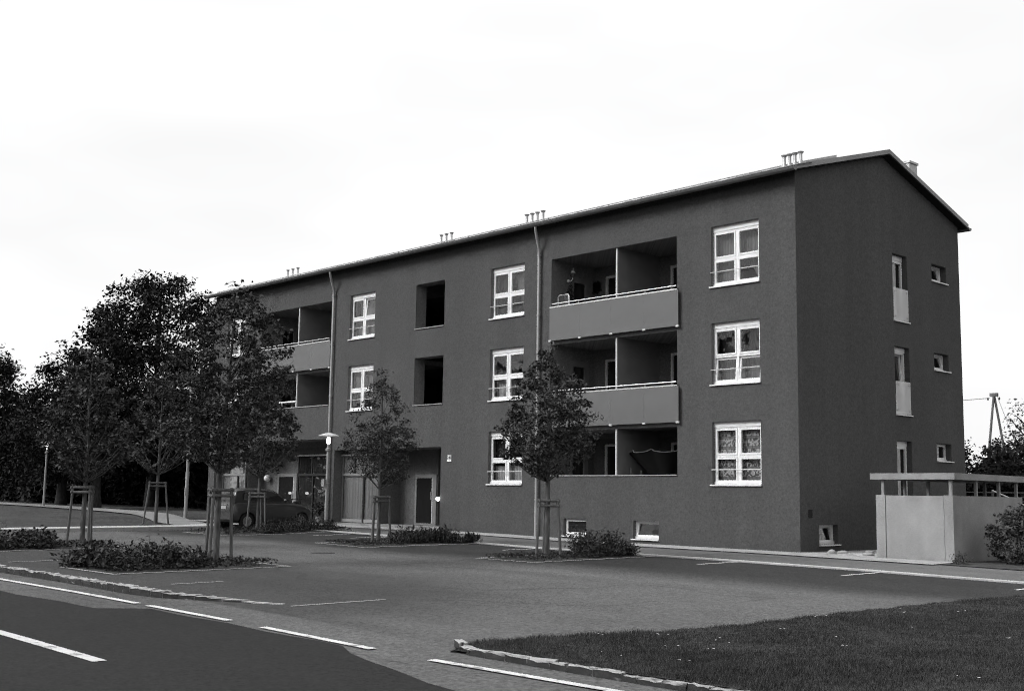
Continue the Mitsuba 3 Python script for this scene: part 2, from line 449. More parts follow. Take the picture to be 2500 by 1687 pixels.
def kerb_row(label, pts, heights, depth, seed, far=None):
    key = numbered('stone_kerb')
    labels[key] = {'kind': 'structure', 'label': label, 'category': 'kerb'}
    pts = np.asarray(pts, float)
    d = np.concatenate([[0], np.cumsum(np.linalg.norm(np.diff(pts, axis=0), axis=1))])
    s, k = 0.0, 0
    r = np.random.default_rng(seed)
    while s < d[-1] - .05:
        ln = min(r.uniform(.15, .36), d[-1] - s)
        a = [np.interp(s, d, pts[:, 0]), np.interp(s, d, pts[:, 1])]
        b = [np.interp(s + ln, d, pts[:, 0]), np.interp(s + ln, d, pts[:, 1])]
        h = float(np.interp(s + ln / 2, d, heights))
        dd = depth * r.uniform(.9, 1.15)
        v, f = rough_stone((a[0], a[1]), (b[0], b[1]), 0, dd, h, seed * 1000 + k)
        zc = float(G((a[0] + b[0]) / 2, (a[1] + b[1]) / 2)) - float(G((a[0] + b[0]) / 2, 0))
        v[:, 2] += zc
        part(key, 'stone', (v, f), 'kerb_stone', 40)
        s, k = s + ln, k + 1
    if far:
        mm = MB()
        for xa in np.arange(far[0], far[1], .4):
            v, f = rough_stone((xa, 0), (xa + .4, 0), far[2], far[2] + depth, heights[0], int(xa * 10 + 5000))
            mm.add(v, f)
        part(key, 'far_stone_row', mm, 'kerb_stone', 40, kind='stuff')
    return key


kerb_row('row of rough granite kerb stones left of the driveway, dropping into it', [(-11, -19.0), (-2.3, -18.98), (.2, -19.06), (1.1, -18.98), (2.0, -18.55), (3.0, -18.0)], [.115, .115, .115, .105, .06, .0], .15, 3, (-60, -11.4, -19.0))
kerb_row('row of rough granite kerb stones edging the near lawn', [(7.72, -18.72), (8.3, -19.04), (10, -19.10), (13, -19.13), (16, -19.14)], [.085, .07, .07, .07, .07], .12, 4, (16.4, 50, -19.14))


# ------------------------------------------------------------------ leaves, trees, shrubs
def leaf_quads(c, size, r, droop=.25, aspect=.62):
    """Small bent diamond leaves, each four triangles' worth of surface in two faces."""
    n = len(c)
    size = np.broadcast_to(size, (n,)) * r.uniform(.65, 1.25, n)
    az, el = r.uniform(0, 2 * np.pi, n), r.normal(-droop, .55, n)
    d = np.stack([np.cos(az) * np.cos(el), np.sin(az) * np.cos(el), np.sin(el)], 1)
    up = np.array([0, 0, 1.0]) + r.normal(0, .55, (n, 3))
    s = np.cross(d, up)
    s /= np.linalg.norm(s, axis=1, keepdims=True) + 1e-9
    nn = np.cross(s, d)
    L, Wd = size[:, None], size[:, None] * aspect * .5
    v = np.stack([c - d * L * .5, c + s * Wd + nn * Wd * .35 - d * L * .05, c + d * L * .5, c - s * Wd + nn * Wd * .35 - d * L * .05], 1).reshape(-1, 3)
    k = np.arange(n)[:, None] * 4
    f = np.vstack([k + [0, 1, 2], k + [0, 2, 3]])
    return v, f


def crown_points(r, base, top, prof, ncl, per, cr, lean=(0, 0), shell=.45):
    """Clusters of points inside a crown whose radius at height fraction t is prof; clumped, with gaps."""
    ts = np.array([p[0] for p in prof])
    rs = np.array([p[1] for p in prof])
    t = np.clip(r.beta(1.15, 1.25, ncl * 2), .01, .995)
    w = np.interp(t, ts, rs)
    keep = r.random(ncl * 2) < (w / rs.max()) ** 1.0 + .06
    t, w = t[keep][:ncl], w[keep][:ncl]
    az = r.uniform(0, 2 * np.pi, len(t))
    q = w * (shell + (1 - shell) * r.random(len(t)) ** .6) * np.where(r.random(len(t)) < .25, .45, 1)
    c = np.stack([q * np.cos(az) + lean[0] * t, q * np.sin(az) + lean[1] * t, base + (top - base) * t], 1)
    pts = np.repeat(c, per, 0)
    g = np.clip(r.normal(0, 1, pts.shape), -1.7, 1.7) * [1, 1, .62] * np.repeat(cr * r.uniform(.6, 1.25, len(c)), per)[:, None]
    return c, pts + g


def young_tree(x, y, top, base, prof, label, ncl, per, leaf, cr, seed, z=None, trunk_r=.05, material='leaf', lean=(0, 0), name='young_tree', group=None, bare=0, bark='bark', cat='tree'):
    r = np.random.default_rng(seed)
    z = float(G(x, y)) if z is None else z
    key = thing(name, label, cat, group)
    c, pts = crown_points(r, base, top, prof, ncl, per, cr, lean)
    m = MB()
    hs = np.linspace(-.15, top - .15, 12)
    wob = np.cumsum(r.normal(0, .012, (12, 2)), 0) * np.linspace(0, 1, 12)[:, None]
    axis = np.stack([x + wob[:, 0] + lean[0] * np.clip((hs - base) / (top - base), 0, 1), y + wob[:, 1] + lean[1] * np.clip((hs - base) / (top - base), 0, 1), z + hs], 1)
    m.tube(axis, trunk_r * np.interp(hs, [-.15, 0, base, top], [1.35, 1.1, .85, .14]), 9)
    part(key, 'trunk', m, bark, True)
    m = MB()
    for q in c[r.permutation(len(c))[:min(46, len(c))]]:
        h0 = max(base * .92, q[2] - (.35 + .75 * math.hypot(q[0], q[1])) * r.uniform(.7, 1.2))
        p0 = np.array([np.interp(z + h0, axis[:, 2], axis[:, 0]), np.interp(z + h0, axis[:, 2], axis[:, 1]), z + h0])
        p2 = np.array([x, y, z]) + q
        p1 = (p0 + p2) / 2 + [0, 0, -.06 * np.linalg.norm(p2 - p0)] + r.normal(0, .03, 3)
        br = trunk_r * .30 * (1 - .6 * (h0 - base) / (top - base))
        m.tube([p0, p1, p2, p2 + (p2 - p1) * .25], [br, br * .7, br * .4, br * .15], 5, False)
    part(key, 'limbs', m, bark, True)
    part(key, 'crown', leaf_quads(pts + [x, y, z], leaf, r), material)
    return key


def stakes(x, y, label, h=1.45, r0=.33, r1=.25, turn=0.3, n=3, z=None):
    z = float(G(x, y)) if z is None else z
    key = thing('tree_stake_frame', label, 'tree support', None)
    tops = []
    for k in range(n):
        a = turn + k * 2 * math.pi / n
        p0 = np.array([x + r0 * math.cos(a), y + r0 * math.sin(a), z - .2])
        p1 = np.array([x + r1 * math.cos(a), y + r1 * math.sin(a), z + h])
        tops.append(p1)
        part(key, 'stake', MB().tube([p0, p1], [.036, .034], 8), 'stake_wood', 40)
    for k in range(n):
        a, b = tops[k], tops[(k + 1) % n]
        for dz in (-.05, -.17):
            d = (b - a) / np.linalg.norm(b - a)
            part(key, 'rail', MB().tube([a - d * .06 + [0, 0, dz], b + d * .06 + [0, 0, dz]], .032, 8), 'stake_wood', 40)
    return key


def shrub(cx, cy, w, d, h, n, leaf, seed, label, group=None, material='leaf_shrub', name='shrub', z=None, spiky=0.0, stems=14):
    r = np.random.default_rng(seed)
    z = float(G(cx, cy)) if z is None else z
    key = thing(name, label, 'shrub', group)
    m = MB()
    pts = []
    for k in range(stems):
        a, q = r.uniform(0, 2 * np.pi), math.sqrt(r.random())
        b = np.array([cx + .35 * w * q * math.cos(a), cy + .35 * d * q * math.sin(a), z])
        hh = h * (1 - .45 * q * q) * r.uniform(.65, 1.12)
        t = b + [.22 * w * q * math.cos(a) + r.normal(0, .04), .22 * d * q * math.sin(a) + r.normal(0, .04), hh]
        m.tube([b, (b + t) / 2 + r.normal(0, .02, 3), t], [.010, .008, .004], 5, False)
        s = r.random(max(4, n // stems)) ** .75
        pp = b + (t - b) * s[:, None] + r.normal(0, 1, (len(s), 3)) * [.13 * w ** .5 * .8, .13 * d ** .5 * .8, .06]
        pts.append(pp)
    part(key, 'stems', m, 'bark', True, kind='stuff')
    pts = np.vstack(pts)
    pts[:, 2] = np.maximum(pts[:, 2], z + .02)
    part(key, 'leaves', leaf_quads(pts, leaf, r, droop=-.35 - spiky, aspect=.5 - .25 * (spiky > 0)), material)
    return key


def cover(x0, x1, y0, y1, h, n, leaf, seed, label, material='leaf_low'):
    r = np.random.default_rng(seed)
    x, y = r.uniform(x0, x1, n), r.uniform(y0, y1, n)
    hh = h * (.35 + .65 * meshkit.fbm(np.stack([x * 2.3, y * 2.3, x * 0 + seed], 1))) * 1.3
    p = np.stack([x, y, G(x, y) + hh * r.random(n) ** .5 + .015], 1)
    return single('ground_cover', leaf_quads(p, leaf, r, droop=-.2), material, label, 'ground cover', kind='stuff')


def bed(x0, x1, y0, y1, label, edges):
    """Planting bed: soil with a thin flush pale edging."""
    m = sheet(lin(x0, x1, 6), y0, y1, 10, .012)
    key = struct('planting_bed', m, 'soil', label)
    for (xa, xb, ya, yb) in edges:
        part(key, 'edging', sheet(lin(xa, xb, 2), ya, yb, 10, .014), 'kerb_white')
    return key


def edges4(x0, x1, y0, y1, w=.07):
    return [(x0 - w, x0, y0, y1), (x1, x1 + w, y0, y1), (x0 - w, x1 + w, y0 - w, y0), (x0 - w, x1 + w, y1, y1 + w)]


exec_beds = [
    # (x0, x1, y0, y1)
    ('planting bed with tree near the right part of the facade', (-3.35, -1.5, -8.45, -4.3)),
    ('planting bed opposite the building entrance', (-10.5, -8.3, -8.2, -4.0)),
    ('planting bed between parked car and lamp', (-19.1, -16.3, -7.7, -2.6)),
    ('front planting bed nearest to the road', (-5.75, -3.45, -17.5, -13.7)),
    ('front planting bed at the left edge of the picture', (-13.2, -10.9, -17.3, -13.7)),
]
for lb, (x0, x1, y0, y1) in exec_beds:
    bed(x0, x1, y0, y1, lb, edges4(x0, x1, y0, y1))

# bed near the facade (right)
young_tree(-2.58, -6.95, 5.2, 1.98, [(0, .35), (.10, .95), (.28, 1.25), (.5, 1.12), (.68, .80), (.84, .42), (1, .10)],
           'young broadleaf tree in front of the downpipe, right of the facade middle', 230, 36, .10, .10, 11, trunk_r=.062)
stakes(-2.58, -6.95, 'wooden tripod of stakes round the trunk nearest the right balconies', 1.42, .36, .26, .5)
cover(-3.3, -1.55, -8.35, -5.9, .12, 1500, .06, 21, 'low dark ground cover in the bed of the rightmost young tree')
for k, (sx, sy, w, h, n) in enumerate(((-2.2, -6.0, .75, .46, 420), (-2.7, -5.4, .9, .62, 620), (-2.1, -5.15, .8, .58, 520), (-2.9, -4.75, .9, .55, 560), (-2.2, -4.55, .55, .42, 260))):
    shrub(sx, sy, w * 1.1, w * 1.1, h * 1.08, int(n * 1.4), .09, 30 + k, 'leafy low shrub in the bed of the rightmost young tree, below the basement windows', 'shrubs below the basement windows')

# bed opposite the entrance
young_tree(-9.82, -6.57, 5.0, 1.65, [(0, .30), (.10, .80), (.25, 1.08), (.45, 1.0), (.65, .72), (.85, .40), (1, .14)],
           'thin-crowned young tree in front of the ground-floor entrance', 210, 34, .08, .11, 12, trunk_r=.055, material='leaf_soft')
stakes(-9.82, -6.57, 'wooden stake tripod round the tree before the entrance', 1.36, .36, .27, .9)
cover(-10.4, -8.4, -8.1, -6.4, .10, 1300, .06, 22, 'low ground cover in the bed opposite the entrance')
for k, (sx, sy, w, h) in enumerate(((-9.3, -6.0, .9, .42), (-9.9, -5.2, 1.0, .50), (-9.0, -5.0, .9, .50), (-9.9, -4.4, .9, .40), (-8.8, -4.3, .8, .34))):
    shrub(sx, sy, w * 1.1, w * 1.1, h * .92, 620, .16, 40 + k, 'spiky low ornamental shrub in the bed opposite the entrance', 'spiky shrubs opposite the entrance', 'leaf_low', spiky=.5)

# bed beside the car
young_tree(-18.45, -5.3, 5.5, 2.0, [(0, .40), (.10, 1.05), (.26, 1.45), (.45, 1.35), (.65, 1.0), (.85, .55), (1, .2)],
           'young tree growing beside the parked car', 150, 26, .13, .115, 13, trunk_r=.06)
stakes(-18.45, -5.3, 'wooden stake tripod beside the parked car', 1.36, .40, .30, .2)
cover(-19.0, -16.4, -7.6, -2.7, .16, 3400, .08, 23, 'low ground cover in the bed beside the parked car')
for k, (sx, sy, w, h) in enumerate(((-17.0, -5.6, .9, .40), (-17.2, -4.6, 1.0, .46), (-17.9, -3.9, 1.0, .46), (-17.6, -3.1, .8, .36))):
    shrub(sx, sy, w, w, h * 1.15, 560, .13, 50 + k, 'low dark shrub in the bed between car and lamp', 'shrubs beside the car', 'leaf_low', spiky=.4)

# front bed
young_tree(-4.72, -14.68, 5.95, 2.05, [(0, .45), (.08, .95), (.22, 1.35), (.42, 1.42), (.62, 1.26), (.82, .84), (1, .16)],
           'tallest young tree, front of the left end of the facade', 300, 40, .10, .115, 14, trunk_r=.070, lean=(.14, .15))
stakes(-4.72, -14.68, 'wooden stake frame round the nearest young tree', 1.62, .34, .27, 1.2)
cover(-5.7, -3.5, -17.4, -13.8, .15, 2600, .07, 24, 'low ground cover in the front bed')
for k, (sx, sy, w, h) in enumerate(((-4.2, -16.9, .9, .48), (-4.9, -16.9, .9, .60), (-5.4, -16.5, .9, .60), (-4.6, -16.2, .95, .60), (-5.3, -15.7, .9, .55), (-4.3, -15.6, .7, .48), (-4.8, -15.3, .7, .42), (-5.6, -17.2, .8, .5))):
    shrub(sx, sy, w, w, h * (1.12 - .18 * (k % 3)), 520, .115, 60 + k, 'leafy shrub in the front planting bed left of the nearest tree', 'shrubs in the front bed')

# far left front bed
young_tree(-11.75, -14.5, 5.1, 1.75, [(0, .35), (.10, .9), (.26, 1.22), (.45, 1.15), (.65, .85), (.85, .45), (1, .12)],
           'young tree left of the picture, second from the left edge', 150, 26, .13, .115, 15, trunk_r=.062)
stakes(-11.75, -14.5, 'wooden stake frame round the young tree farthest left', 1.55, .38, .29, .0)
cover(-13.1, -11.0, -17.2, -13.8, .14, 2200, .08, 25, 'low ground cover in the bed at the left edge')
for k, (sx, sy, w, h) in enumerate(((-11.5, -16.8, .9, .46), (-12.3, -16.6, 1.0, .5), (-12.0, -15.7, .9, .45), (-12.7, -15.4, .9, .45), (-11.4, -15.6, .8, .40))):
    shrub(sx, sy, w, w, h * (1.2 - .2 * (k % 2)), 460, .115, 70 + k, 'leafy shrub in the bed at the left edge of the picture', 'shrubs at the left edge', 'leaf_low')

# tree on the lawn
young_tree(-24.2, -6.2, 6.2, 2.0, [(0, .5), (.1, 1.2), (.28, 1.55), (.5, 1.4), (.72, .9), (.88, .5), (1, .15)],
           'young tree standing on the lawn before the dark wood', 150, 26, .15, .13, 16, z=float(LAWN(-24.2, -6.2)), trunk_r=.065)
stakes(-24.2, -6.2, 'wooden stake frame on the far lawn', 1.6, .55, .32, .6, z=float(LAWN(-24.2, -6.2)))
m = MB()
m.lathe([(0, .035), (.5, .03), (.62, .0)], (-24.2, -6.2, float(LAWN(-24.2, -6.2))), 16)
single('soil_ring', m, 'soil', 'dark ring of bare soil round the lawn tree', 'soil')


# ------------------------------------------------------------------ the wood and big trees in the background
def big_tree(x, y, top, base, rad, label, ncl, per, leaf, cr, seed, z, material='leaf_far', prof=None, name='broadleaf_tree', group=None):
    prof = prof or [(0, .55), (.15, .9), (.4, 1.0), (.65, .88), (.85, .55), (1, .15)]
    return young_tree(x, y, top, base, [(a, b * rad) for a, b in prof], label, ncl, per, leaf, cr, seed, z=z, trunk_r=.30, material=material, name=name, group=group, bark='bark_dark')


big_tree(-46.9, 4.9, 13.4, 2.6, 4.3, 'tall dark spreading tree behind the left end of the building', 280, 120, .24, .46, 101, .5, prof=[(0, .6), (.2, 1.0), (.45, 1.0), (.7, .92), (.88, .68), (1, .25)])
big_tree(-51.5, 1.6, 9.0, 1.5, 2.6, 'dark rounded tree left of the tall spreading tree', 130, 100, .24, .45, 102, .5)
big_tree(-43.6, .1, 10.3, 1.5, 2.3, 'dark tree between the tall spreading tree and the lower rounded one', 130, 100, .24, .48, 105, .5)
big_tree(-72.5, 3.4, 11.4, 1.0, 4.2, 'dark dense tree cut off by the left picture edge', 260, 120, .28, .55, 103, .5, prof=[(0, .8), (.3, 1.05), (.6, .9), (.85, .6), (1, .25)])
big_tree(-62.0, 5.5, 6.6, .6, 4.2, 'dark low tree in the gap between the taller trees', 200, 90, .28, .55, 104, .5)
r = np.random.default_rng(9)
wl = np.array([[-92, 4], [-84, 9], [-76, 10], [-69, 11], [-63, 13], [-56, 12], [-50, 13], [-44, 14], [-38, 13], [-66, 7], [-58, 6.5], [-53, 8], [-47, 9], [-42, 9]])
pts = []
m = MB()
for k, (x, y) in enumerate(wl):
    hh = (5.5, 6.0, 6.3, 5.6, 6.2, 7.0, 7.4, 7.6, 7.8, 5.0, 5.4, 5.6, 6.4, 7.0)[k]
    c, pp = crown_points(r, .1, hh, [(0, 3.6), (.3, 4.2), (.7, 3.4), (1, 1.2)], 120, 44, .75, shell=.3)
    pts.append(pp + [x, y, .45])
    m.tube([(x, y, .2), (x + .1, y, 3.0)], [.2, .12], 7)
WK = single('woodland', leaf_quads(np.vstack(pts), .46, r), 'leaf_hedge', 'dark dense wood closing off the far lawn', 'woodland', kind='stuff')

# behind the shed, right
for k, (x, y, h, rad, lb) in enumerate(((-4.6, 14.6, 3.5, 1.7, 'dark hedge bush next to the right edge of the gable'), (-2.3, 17.0, 3.3, 1.7, 'dark bush behind the bin shelter, left of the power pole foot'),
                                        (-.6, 19.2, 3.6, 1.8, 'dark bush behind the bin shelter at the right picture edge'), (1.6, 21.2, 3.4, 1.8, 'dark bush just beyond the right picture edge'),
                                        (-5.8, 19.8, 3.6, 1.9, 'dark bush farther back beside the gable edge'), (-3.6, 22.4, 3.9, 1.9, 'dark bush farther back behind the power pole foot'))):
    big_tree(x, y, h, .0, rad, lb, 120, 44, .20, .40, 120 + k, -.1, 'leaf_hedge', name='hedge_bush', prof=[(0, 1.0), (.4, 1.0), (.75, .85), (1, .4)])
big_tree(-4.9, 28.0, 6.8, 1.2, 2.1, 'loose branchy tree at the right picture edge', 90, 34, .16, .34, 130, -.1, 'leaf_soft', prof=[(0, .5), (.3, .9), (.6, 1.0), (.85, .7), (1, .2)])
big_tree(-10.6, 29.5, 5.4, 1.5, 1.1, 'small tree peeping out beside the gable edge', 34, 30, .16, .30, 131, -.1, 'leaf_soft')
big_tree(-9.76, 33.4, 4.7, .4, 1.35, 'dome-shaped clipped dark bush between the pole legs', 120, 50, .18, .20, 132, -.1, 'leaf_hedge', prof=[(0, .9), (.4, 1.0), (.7, .86), (.9, .55), (1, .2)])

# bush by the shed's side wall
young_tree(5.6, 1.3, 1.42, .06, [(0, .7), (.2, 1.0), (.5, 1.08), (.75, .75), (1, .25)], 'broadleaf bush in front of the shelter side wall', 125, 32, .10, .10, 140, trunk_r=.03, material='leaf_soft', name='bush', cat='bush')
young_tree(7.1, 2.3, 1.5, .06, [(0, .6), (.2, .9), (.5, 1.0), (.75, .75), (1, .3)], 'bush cut off by the right picture edge, beside the shelter', 95, 30, .10, .11, 141, trunk_r=.03, material='leaf_soft', name='bush', cat='bush')
shrub(4.62, -.35, .42, .4, .26, 160, .06, 142, 'weed tuft at the corner of the bin shelter', None, 'leaf_low', stems=8)

# mass of trees across the road (seen only as reflections in the window panes)
pts = []
for k in range(15):
    x, y = -108 + k * 8.2, -50 + 3 * math.sin(k * 2.1)
    c, pp = crown_points(r, 1.0, 13 + 2.5 * math.sin(k * 1.7), [(0, 3.5), (.3, 4.8), (.7, 3.8), (1, 1.2)], 60, 36, 1.1, shell=.3)
    pts.append(pp + [x, y, -.5])
single('tree_belt', leaf_quads(np.vstack(pts), 1.0, r), 'leaf_far', 'wood across the road, mirrored in the window panes', 'woodland', kind='stuff')


# ------------------------------------------------------------------ near lawn, real blades
def lawn_left(y):
    return float(interp(y, [-19.0, -18.4, -17.3, -15.9, -14.5, -12.3, -9.9, -7.2, -4.4], [8.05, 7.75, 7.9, 8.4, 8.62, 8.66, 8.75, 9.1, 9.4]))


def lawn_z(x, y):
    return G(x, y) + .035 + .05 * np.clip((np.asarray(x) - 8.4) / 3, 0, 1)


yy = lin(-19.03, -4.3, 60)
vv, ff = [], []
for k, y in enumerate(yy):
    x0 = lawn_left(y) + .05 * math.sin(y * 5)
    for j, t in enumerate(np.linspace(0, 1, 25)):
        x = x0 + (45 - x0) * t ** 2
        vv.append((x, y, float(lawn_z(x, y)) - (.035 if j == 0 else 0)))
for k in range(len(yy) - 1):
    for j in range(24):
        a = k * 25 + j
        ff.append((a, a + 1, a + 26, a + 25))
struct('lawn', (np.array(vv), np.array(ff)), 'lawn_soil', 'mown lawn in the near right corner', True)


def blades(n, x0, x1, y0, y1, h, seed, inside):
    r = np.random.default_rng(seed)
    x, y = r.uniform(x0, x1, n), r.uniform(y0, y1, n)
    k = inside(x, y)
    x, y = x[k], y[k]
    n = len(x)
    hh = h * r.uniform(.5, 1.3, n) * (.35 + 1.3 * meshkit.fbm(np.stack([x * .9, y * .9, x * 0], 1)) ** 1.3)
    a = r.uniform(0, 2 * np.pi, n)
    w = .0036 * r.uniform(.7, 1.4, n)
    b = np.stack([x, y, lawn_z(x, y) - .01], 1)
    s = np.stack([np.cos(a), np.sin(a), a * 0], 1) * w[:, None]
    bend = np.stack([np.cos(a * 7), np.sin(a * 7), a * 0], 1) * (hh * r.uniform(.1, .75, n))[:, None]
    t = b + bend + np.stack([x * 0, x * 0, hh], 1)
    v = np.stack([b - s, b + s, t], 1).reshape(-1, 3)
    return v, np.arange(3 * n).reshape(-1, 3)


LY = np.array([lawn_left(y) for y in np.linspace(-19, -4.3, 200)])


def in_lawn(x, y):
    e = np.interp(y, np.linspace(-19, -4.3, 200), LY) + .06 * np.sin(x * 9 + y * 7)
    d = np.hypot(x - CAM[0], y - CAM[1])
    return (x > e) & (y > -19.02) & (np.random.default_rng(3).random(len(x)) < np.clip((12.5 / d) ** 1.6, .2, 1))


v1, f1 = blades(620000, 7.5, 17.0, -19.02, -4.4, .047, 5, in_lawn)
single('lawn_grass', (v1, f1), 'grass_blade', 'short grass blades of the near right lawn', 'grass', kind='stuff')
m = MB()
r = np.random.default_rng(17)
pts = []
for k in range(30):
    y = r.uniform(-18.6, -10)
    x = lawn_left(y) + .4 + r.random() * 6.5
    for q in range(r.integers(1, 4)):
        pts.append((x + r.normal(0, .07), y + r.normal(0, .07), float(lawn_z(x, y)) + .05 + r.random() * .02))
for p in pts:
    m.add(np.array([[0, 0, 0], [.016, 0, .004], [.005, .016, .004], [-.014, .010, .004], [-.012, -.011, .004], [.006, -.016, .004]]) * r.uniform(.45, 1.0) + p,
          [[0, 1, 2], [0, 2, 3], [0, 3, 4], [0, 4, 5], [0, 5, 1]])
single('daisies', m, 'petal', 'tiny white daisies scattered in the near lawn', 'flowers', kind='stuff')
ORD = ('leftmost', 'second from the left', 'third from the left', 'fourth from the left', 'fifth from the left', 'sixth from the left', 'seventh from the left', 'rightmost one')


def tell_apart(group, text):
    """Alike things of a group get their place in the row into their labels."""
    ks = [k for k in labels if labels[k].get('group') == group]
    where = {}
    for k in ks:
        c = np.mean([meshkit.WRITTEN[v['filename']][0].mean(0) for q, v in scene.items() if q == k or q.startswith(k + '__')], 0) - CAM
        where[k] = math.atan2(c[0] * .68 + c[1] * .73, -c[0] * .73 + c[1] * .68)
    for i, k in enumerate(sorted(ks, key=lambda q: where[q])):
        o = ORD[i] if i < len(ks) - 1 and i < 7 else (ORD[7] if i == len(ks) - 1 else f'number {i + 1} from the left')
        labels[k]['label'] = text.format(o)


tell_apart('shrubs below the basement windows', '{} of the five leafy shrubs below the cellar windows')
tell_apart('spiky shrubs opposite the entrance', '{} of the five spiky shrubs opposite the entrance')
tell_apart('shrubs beside the car', '{} of the four dark shrubs between car and lamp')
tell_apart('shrubs in the front bed', '{} of the eight shrubs under the nearest tree')
tell_apart('shrubs at the left edge', '{} of the five shrubs at the left edge')
#BUILDING#
# ------------------------------------------------------------------ the apartment building
BD = 'apartment_building'
labels[BD] = {'label': 'dark grey rendered three-storey apartment building with loggias, white windows and pitched roof', 'category': 'apartment building'}
XL = -31.54
H = 2.85


def mbox(x0, x1, y0, y1, z0, z1):
    return m3.Manifold.cube((x1 - x0, y1 - y0, z1 - z0)).translate((x0, y0, z0))


def prism(poly, x0, x1):
    """Polygon in (y, z) pulled along x."""
    cs = m3.CrossSection([np.asarray(poly, float)])
    return m3.Manifold.extrude(cs, x1 - x0).transform(np.array([[0, 0, 1, x0], [1, 0, 0, 0], [0, 1, 0, 0]], float))


RIDGE_Y, RIDGE_Z, SLOPE = 4.72, 11.97, .2945


def roof_z(y):
    return RIDGE_Z - SLOPE * abs(y - RIDGE_Y)


body = prism([(0, -.6), (9.5, -.6), (9.5, roof_z(9.5) - .14), (RIDGE_Y, RIDGE_Z - .14), (0, roof_z(0) - .14)], XL, 0)
FRONT = {'A': (-30.33, -28.66), 'B': (-20.80, -19.147), 'C': (-12.418, -10.738), 'D': (-2.88, -1.211)}
HEAD, SILL = 3.592, 1.815
LOGGIA_R, LOGGIA_L = (-9.444, -4.153), (-27.40, -22.10)
LT = 9.219
GABLE_E, GABLE_F = (5.19, 6.08), (7.64, 8.60)
blocks, voids = [], []
# hollow inside, storey slabs
inside = mbox(XL + .36, -.36, .36, 9.14, .3, LT) - mbox(XL, 0, 0, 9.5, 3.52, 3.72) - mbox(XL, 0, 0, 9.5, 6.37, 6.57)
inside = inside + mbox(XL + .36, -.36, .36, 9.14, .3, .35)
for x in (-3.5, -10.1, -14.5, -17.0, -21.8, -28.0):
    inside -= mbox(x - .06, x + .06, 0, 9.5, 0, 11)
for x0, x1 in (LOGGIA_R, LOGGIA_L):
    inside -= mbox(x0 - .18, x1 + .18, 0, 2.35, .2, 10)
inside -= mbox(-16.6 - .2, -14.94 + .2, 0, 4.0, 0, 10)
inside -= mbox(-31.2, -14.7, 0, 1.75, -.5, 3.72)
body -= inside
for x0, x1 in FRONT.values():
    for fl in range(3):
        if (fl == 0 and x0 < -18):
            continue
        body -= mbox(x0, x1, -1, .60, SILL + fl * H, HEAD + fl * H)
for fl in range(3):
    body -= mbox(-.6, 1, *GABLE_E, 1.165 + fl * H, 3.224 + fl * H)
    body -= mbox(-.6, 1, *GABLE_F, 2.70 + fl * H, 3.244 + fl * H)
for x0, x1 in ((-8.79, -7.80), (-5.853, -4.862)):
    body -= mbox(x0, x1, -1, .55, .19, .729)
body -= mbox(-.55, 1, .914, 1.86, .215, .745)
# loggias
x0, x1 = LOGGIA_R
body -= mbox(x0, x1, -1, 2.12, 6.57, LT) + mbox(x0, x1, -1, 2.12, 3.72, 6.37) + mbox(x0, x1, .22, 2.12, .87, 3.52) + mbox(x0, x1, -1, .3, 2.066, 3.52)
body -= mbox(x0, x1, -1, .06, 3.0, LT - .5)
x0, x1 = LOGGIA_L
body -= mbox(x0, x1, -1, 2.12, 6.57, LT) + mbox(x0, x1, .22, 2.12, 3.82, 6.37) + mbox(x0, x1, -1, .3, 4.95, 6.37)
body -= mbox(x0, x1, -1, .06, 5.6, LT - .5)
# stair openings
body -= mbox(-16.6, -14.94, -1, 3.6, 1.821 + 2 * H, 3.562 - .04 + 2 * H) + mbox(-16.6, -14.94, -1, 3.6, 1.821 + H, 3.562 + .04 + H)
body -= mbox(-16.6, -14.94, .49, 3.6, 4.0, 9.6)
body -= mbox(-17.5, -14.0, .49, 3.6, 4.0, 9.6)
# ground-floor recesses
body -= mbox(-21.58, -14.955, -1, .50, .28, 3.133) + mbox(-19.05, -14.955, -1, 1.40, .28, 3.133)
body -= mbox(-16.76, -14.955, -1, 3.2, .28, 3.133)
body -= mbox(-31.0, -27.4, -1, .50, .16, 3.163) + mbox(-28.9, -22.10, -1, 1.30, .16, 3.163) + mbox(-27.4, -22.10, -1, 1.30, .16, 3.60)
# doors and windows in the loggia backs (shallow recesses)
DOORS = []
for lx, fls in ((LOGGIA_R[0], (0, 1, 2)), (LOGGIA_L[0], (1, 2))):
    for fl in fls:
        z0 = .87 + fl * H
        body -= mbox(lx - .12, lx + .1, 1.0, 1.72, z0 + .01, z0 + 2.10)
        DOORS.append((lx, z0))
    for fl in fls:
        z0 = .87 + fl * H
        body -= mbox(lx + .52, lx + 1.55, 2.0, 2.24, z0 + .9, z0 + 2.30)
        body -= mbox(lx + 3.35, lx + 4.5, 2.0, 2.24, z0 + .01, z0 + 2.30)
WALL = part(BD, 'wall', body, 'plaster', False)

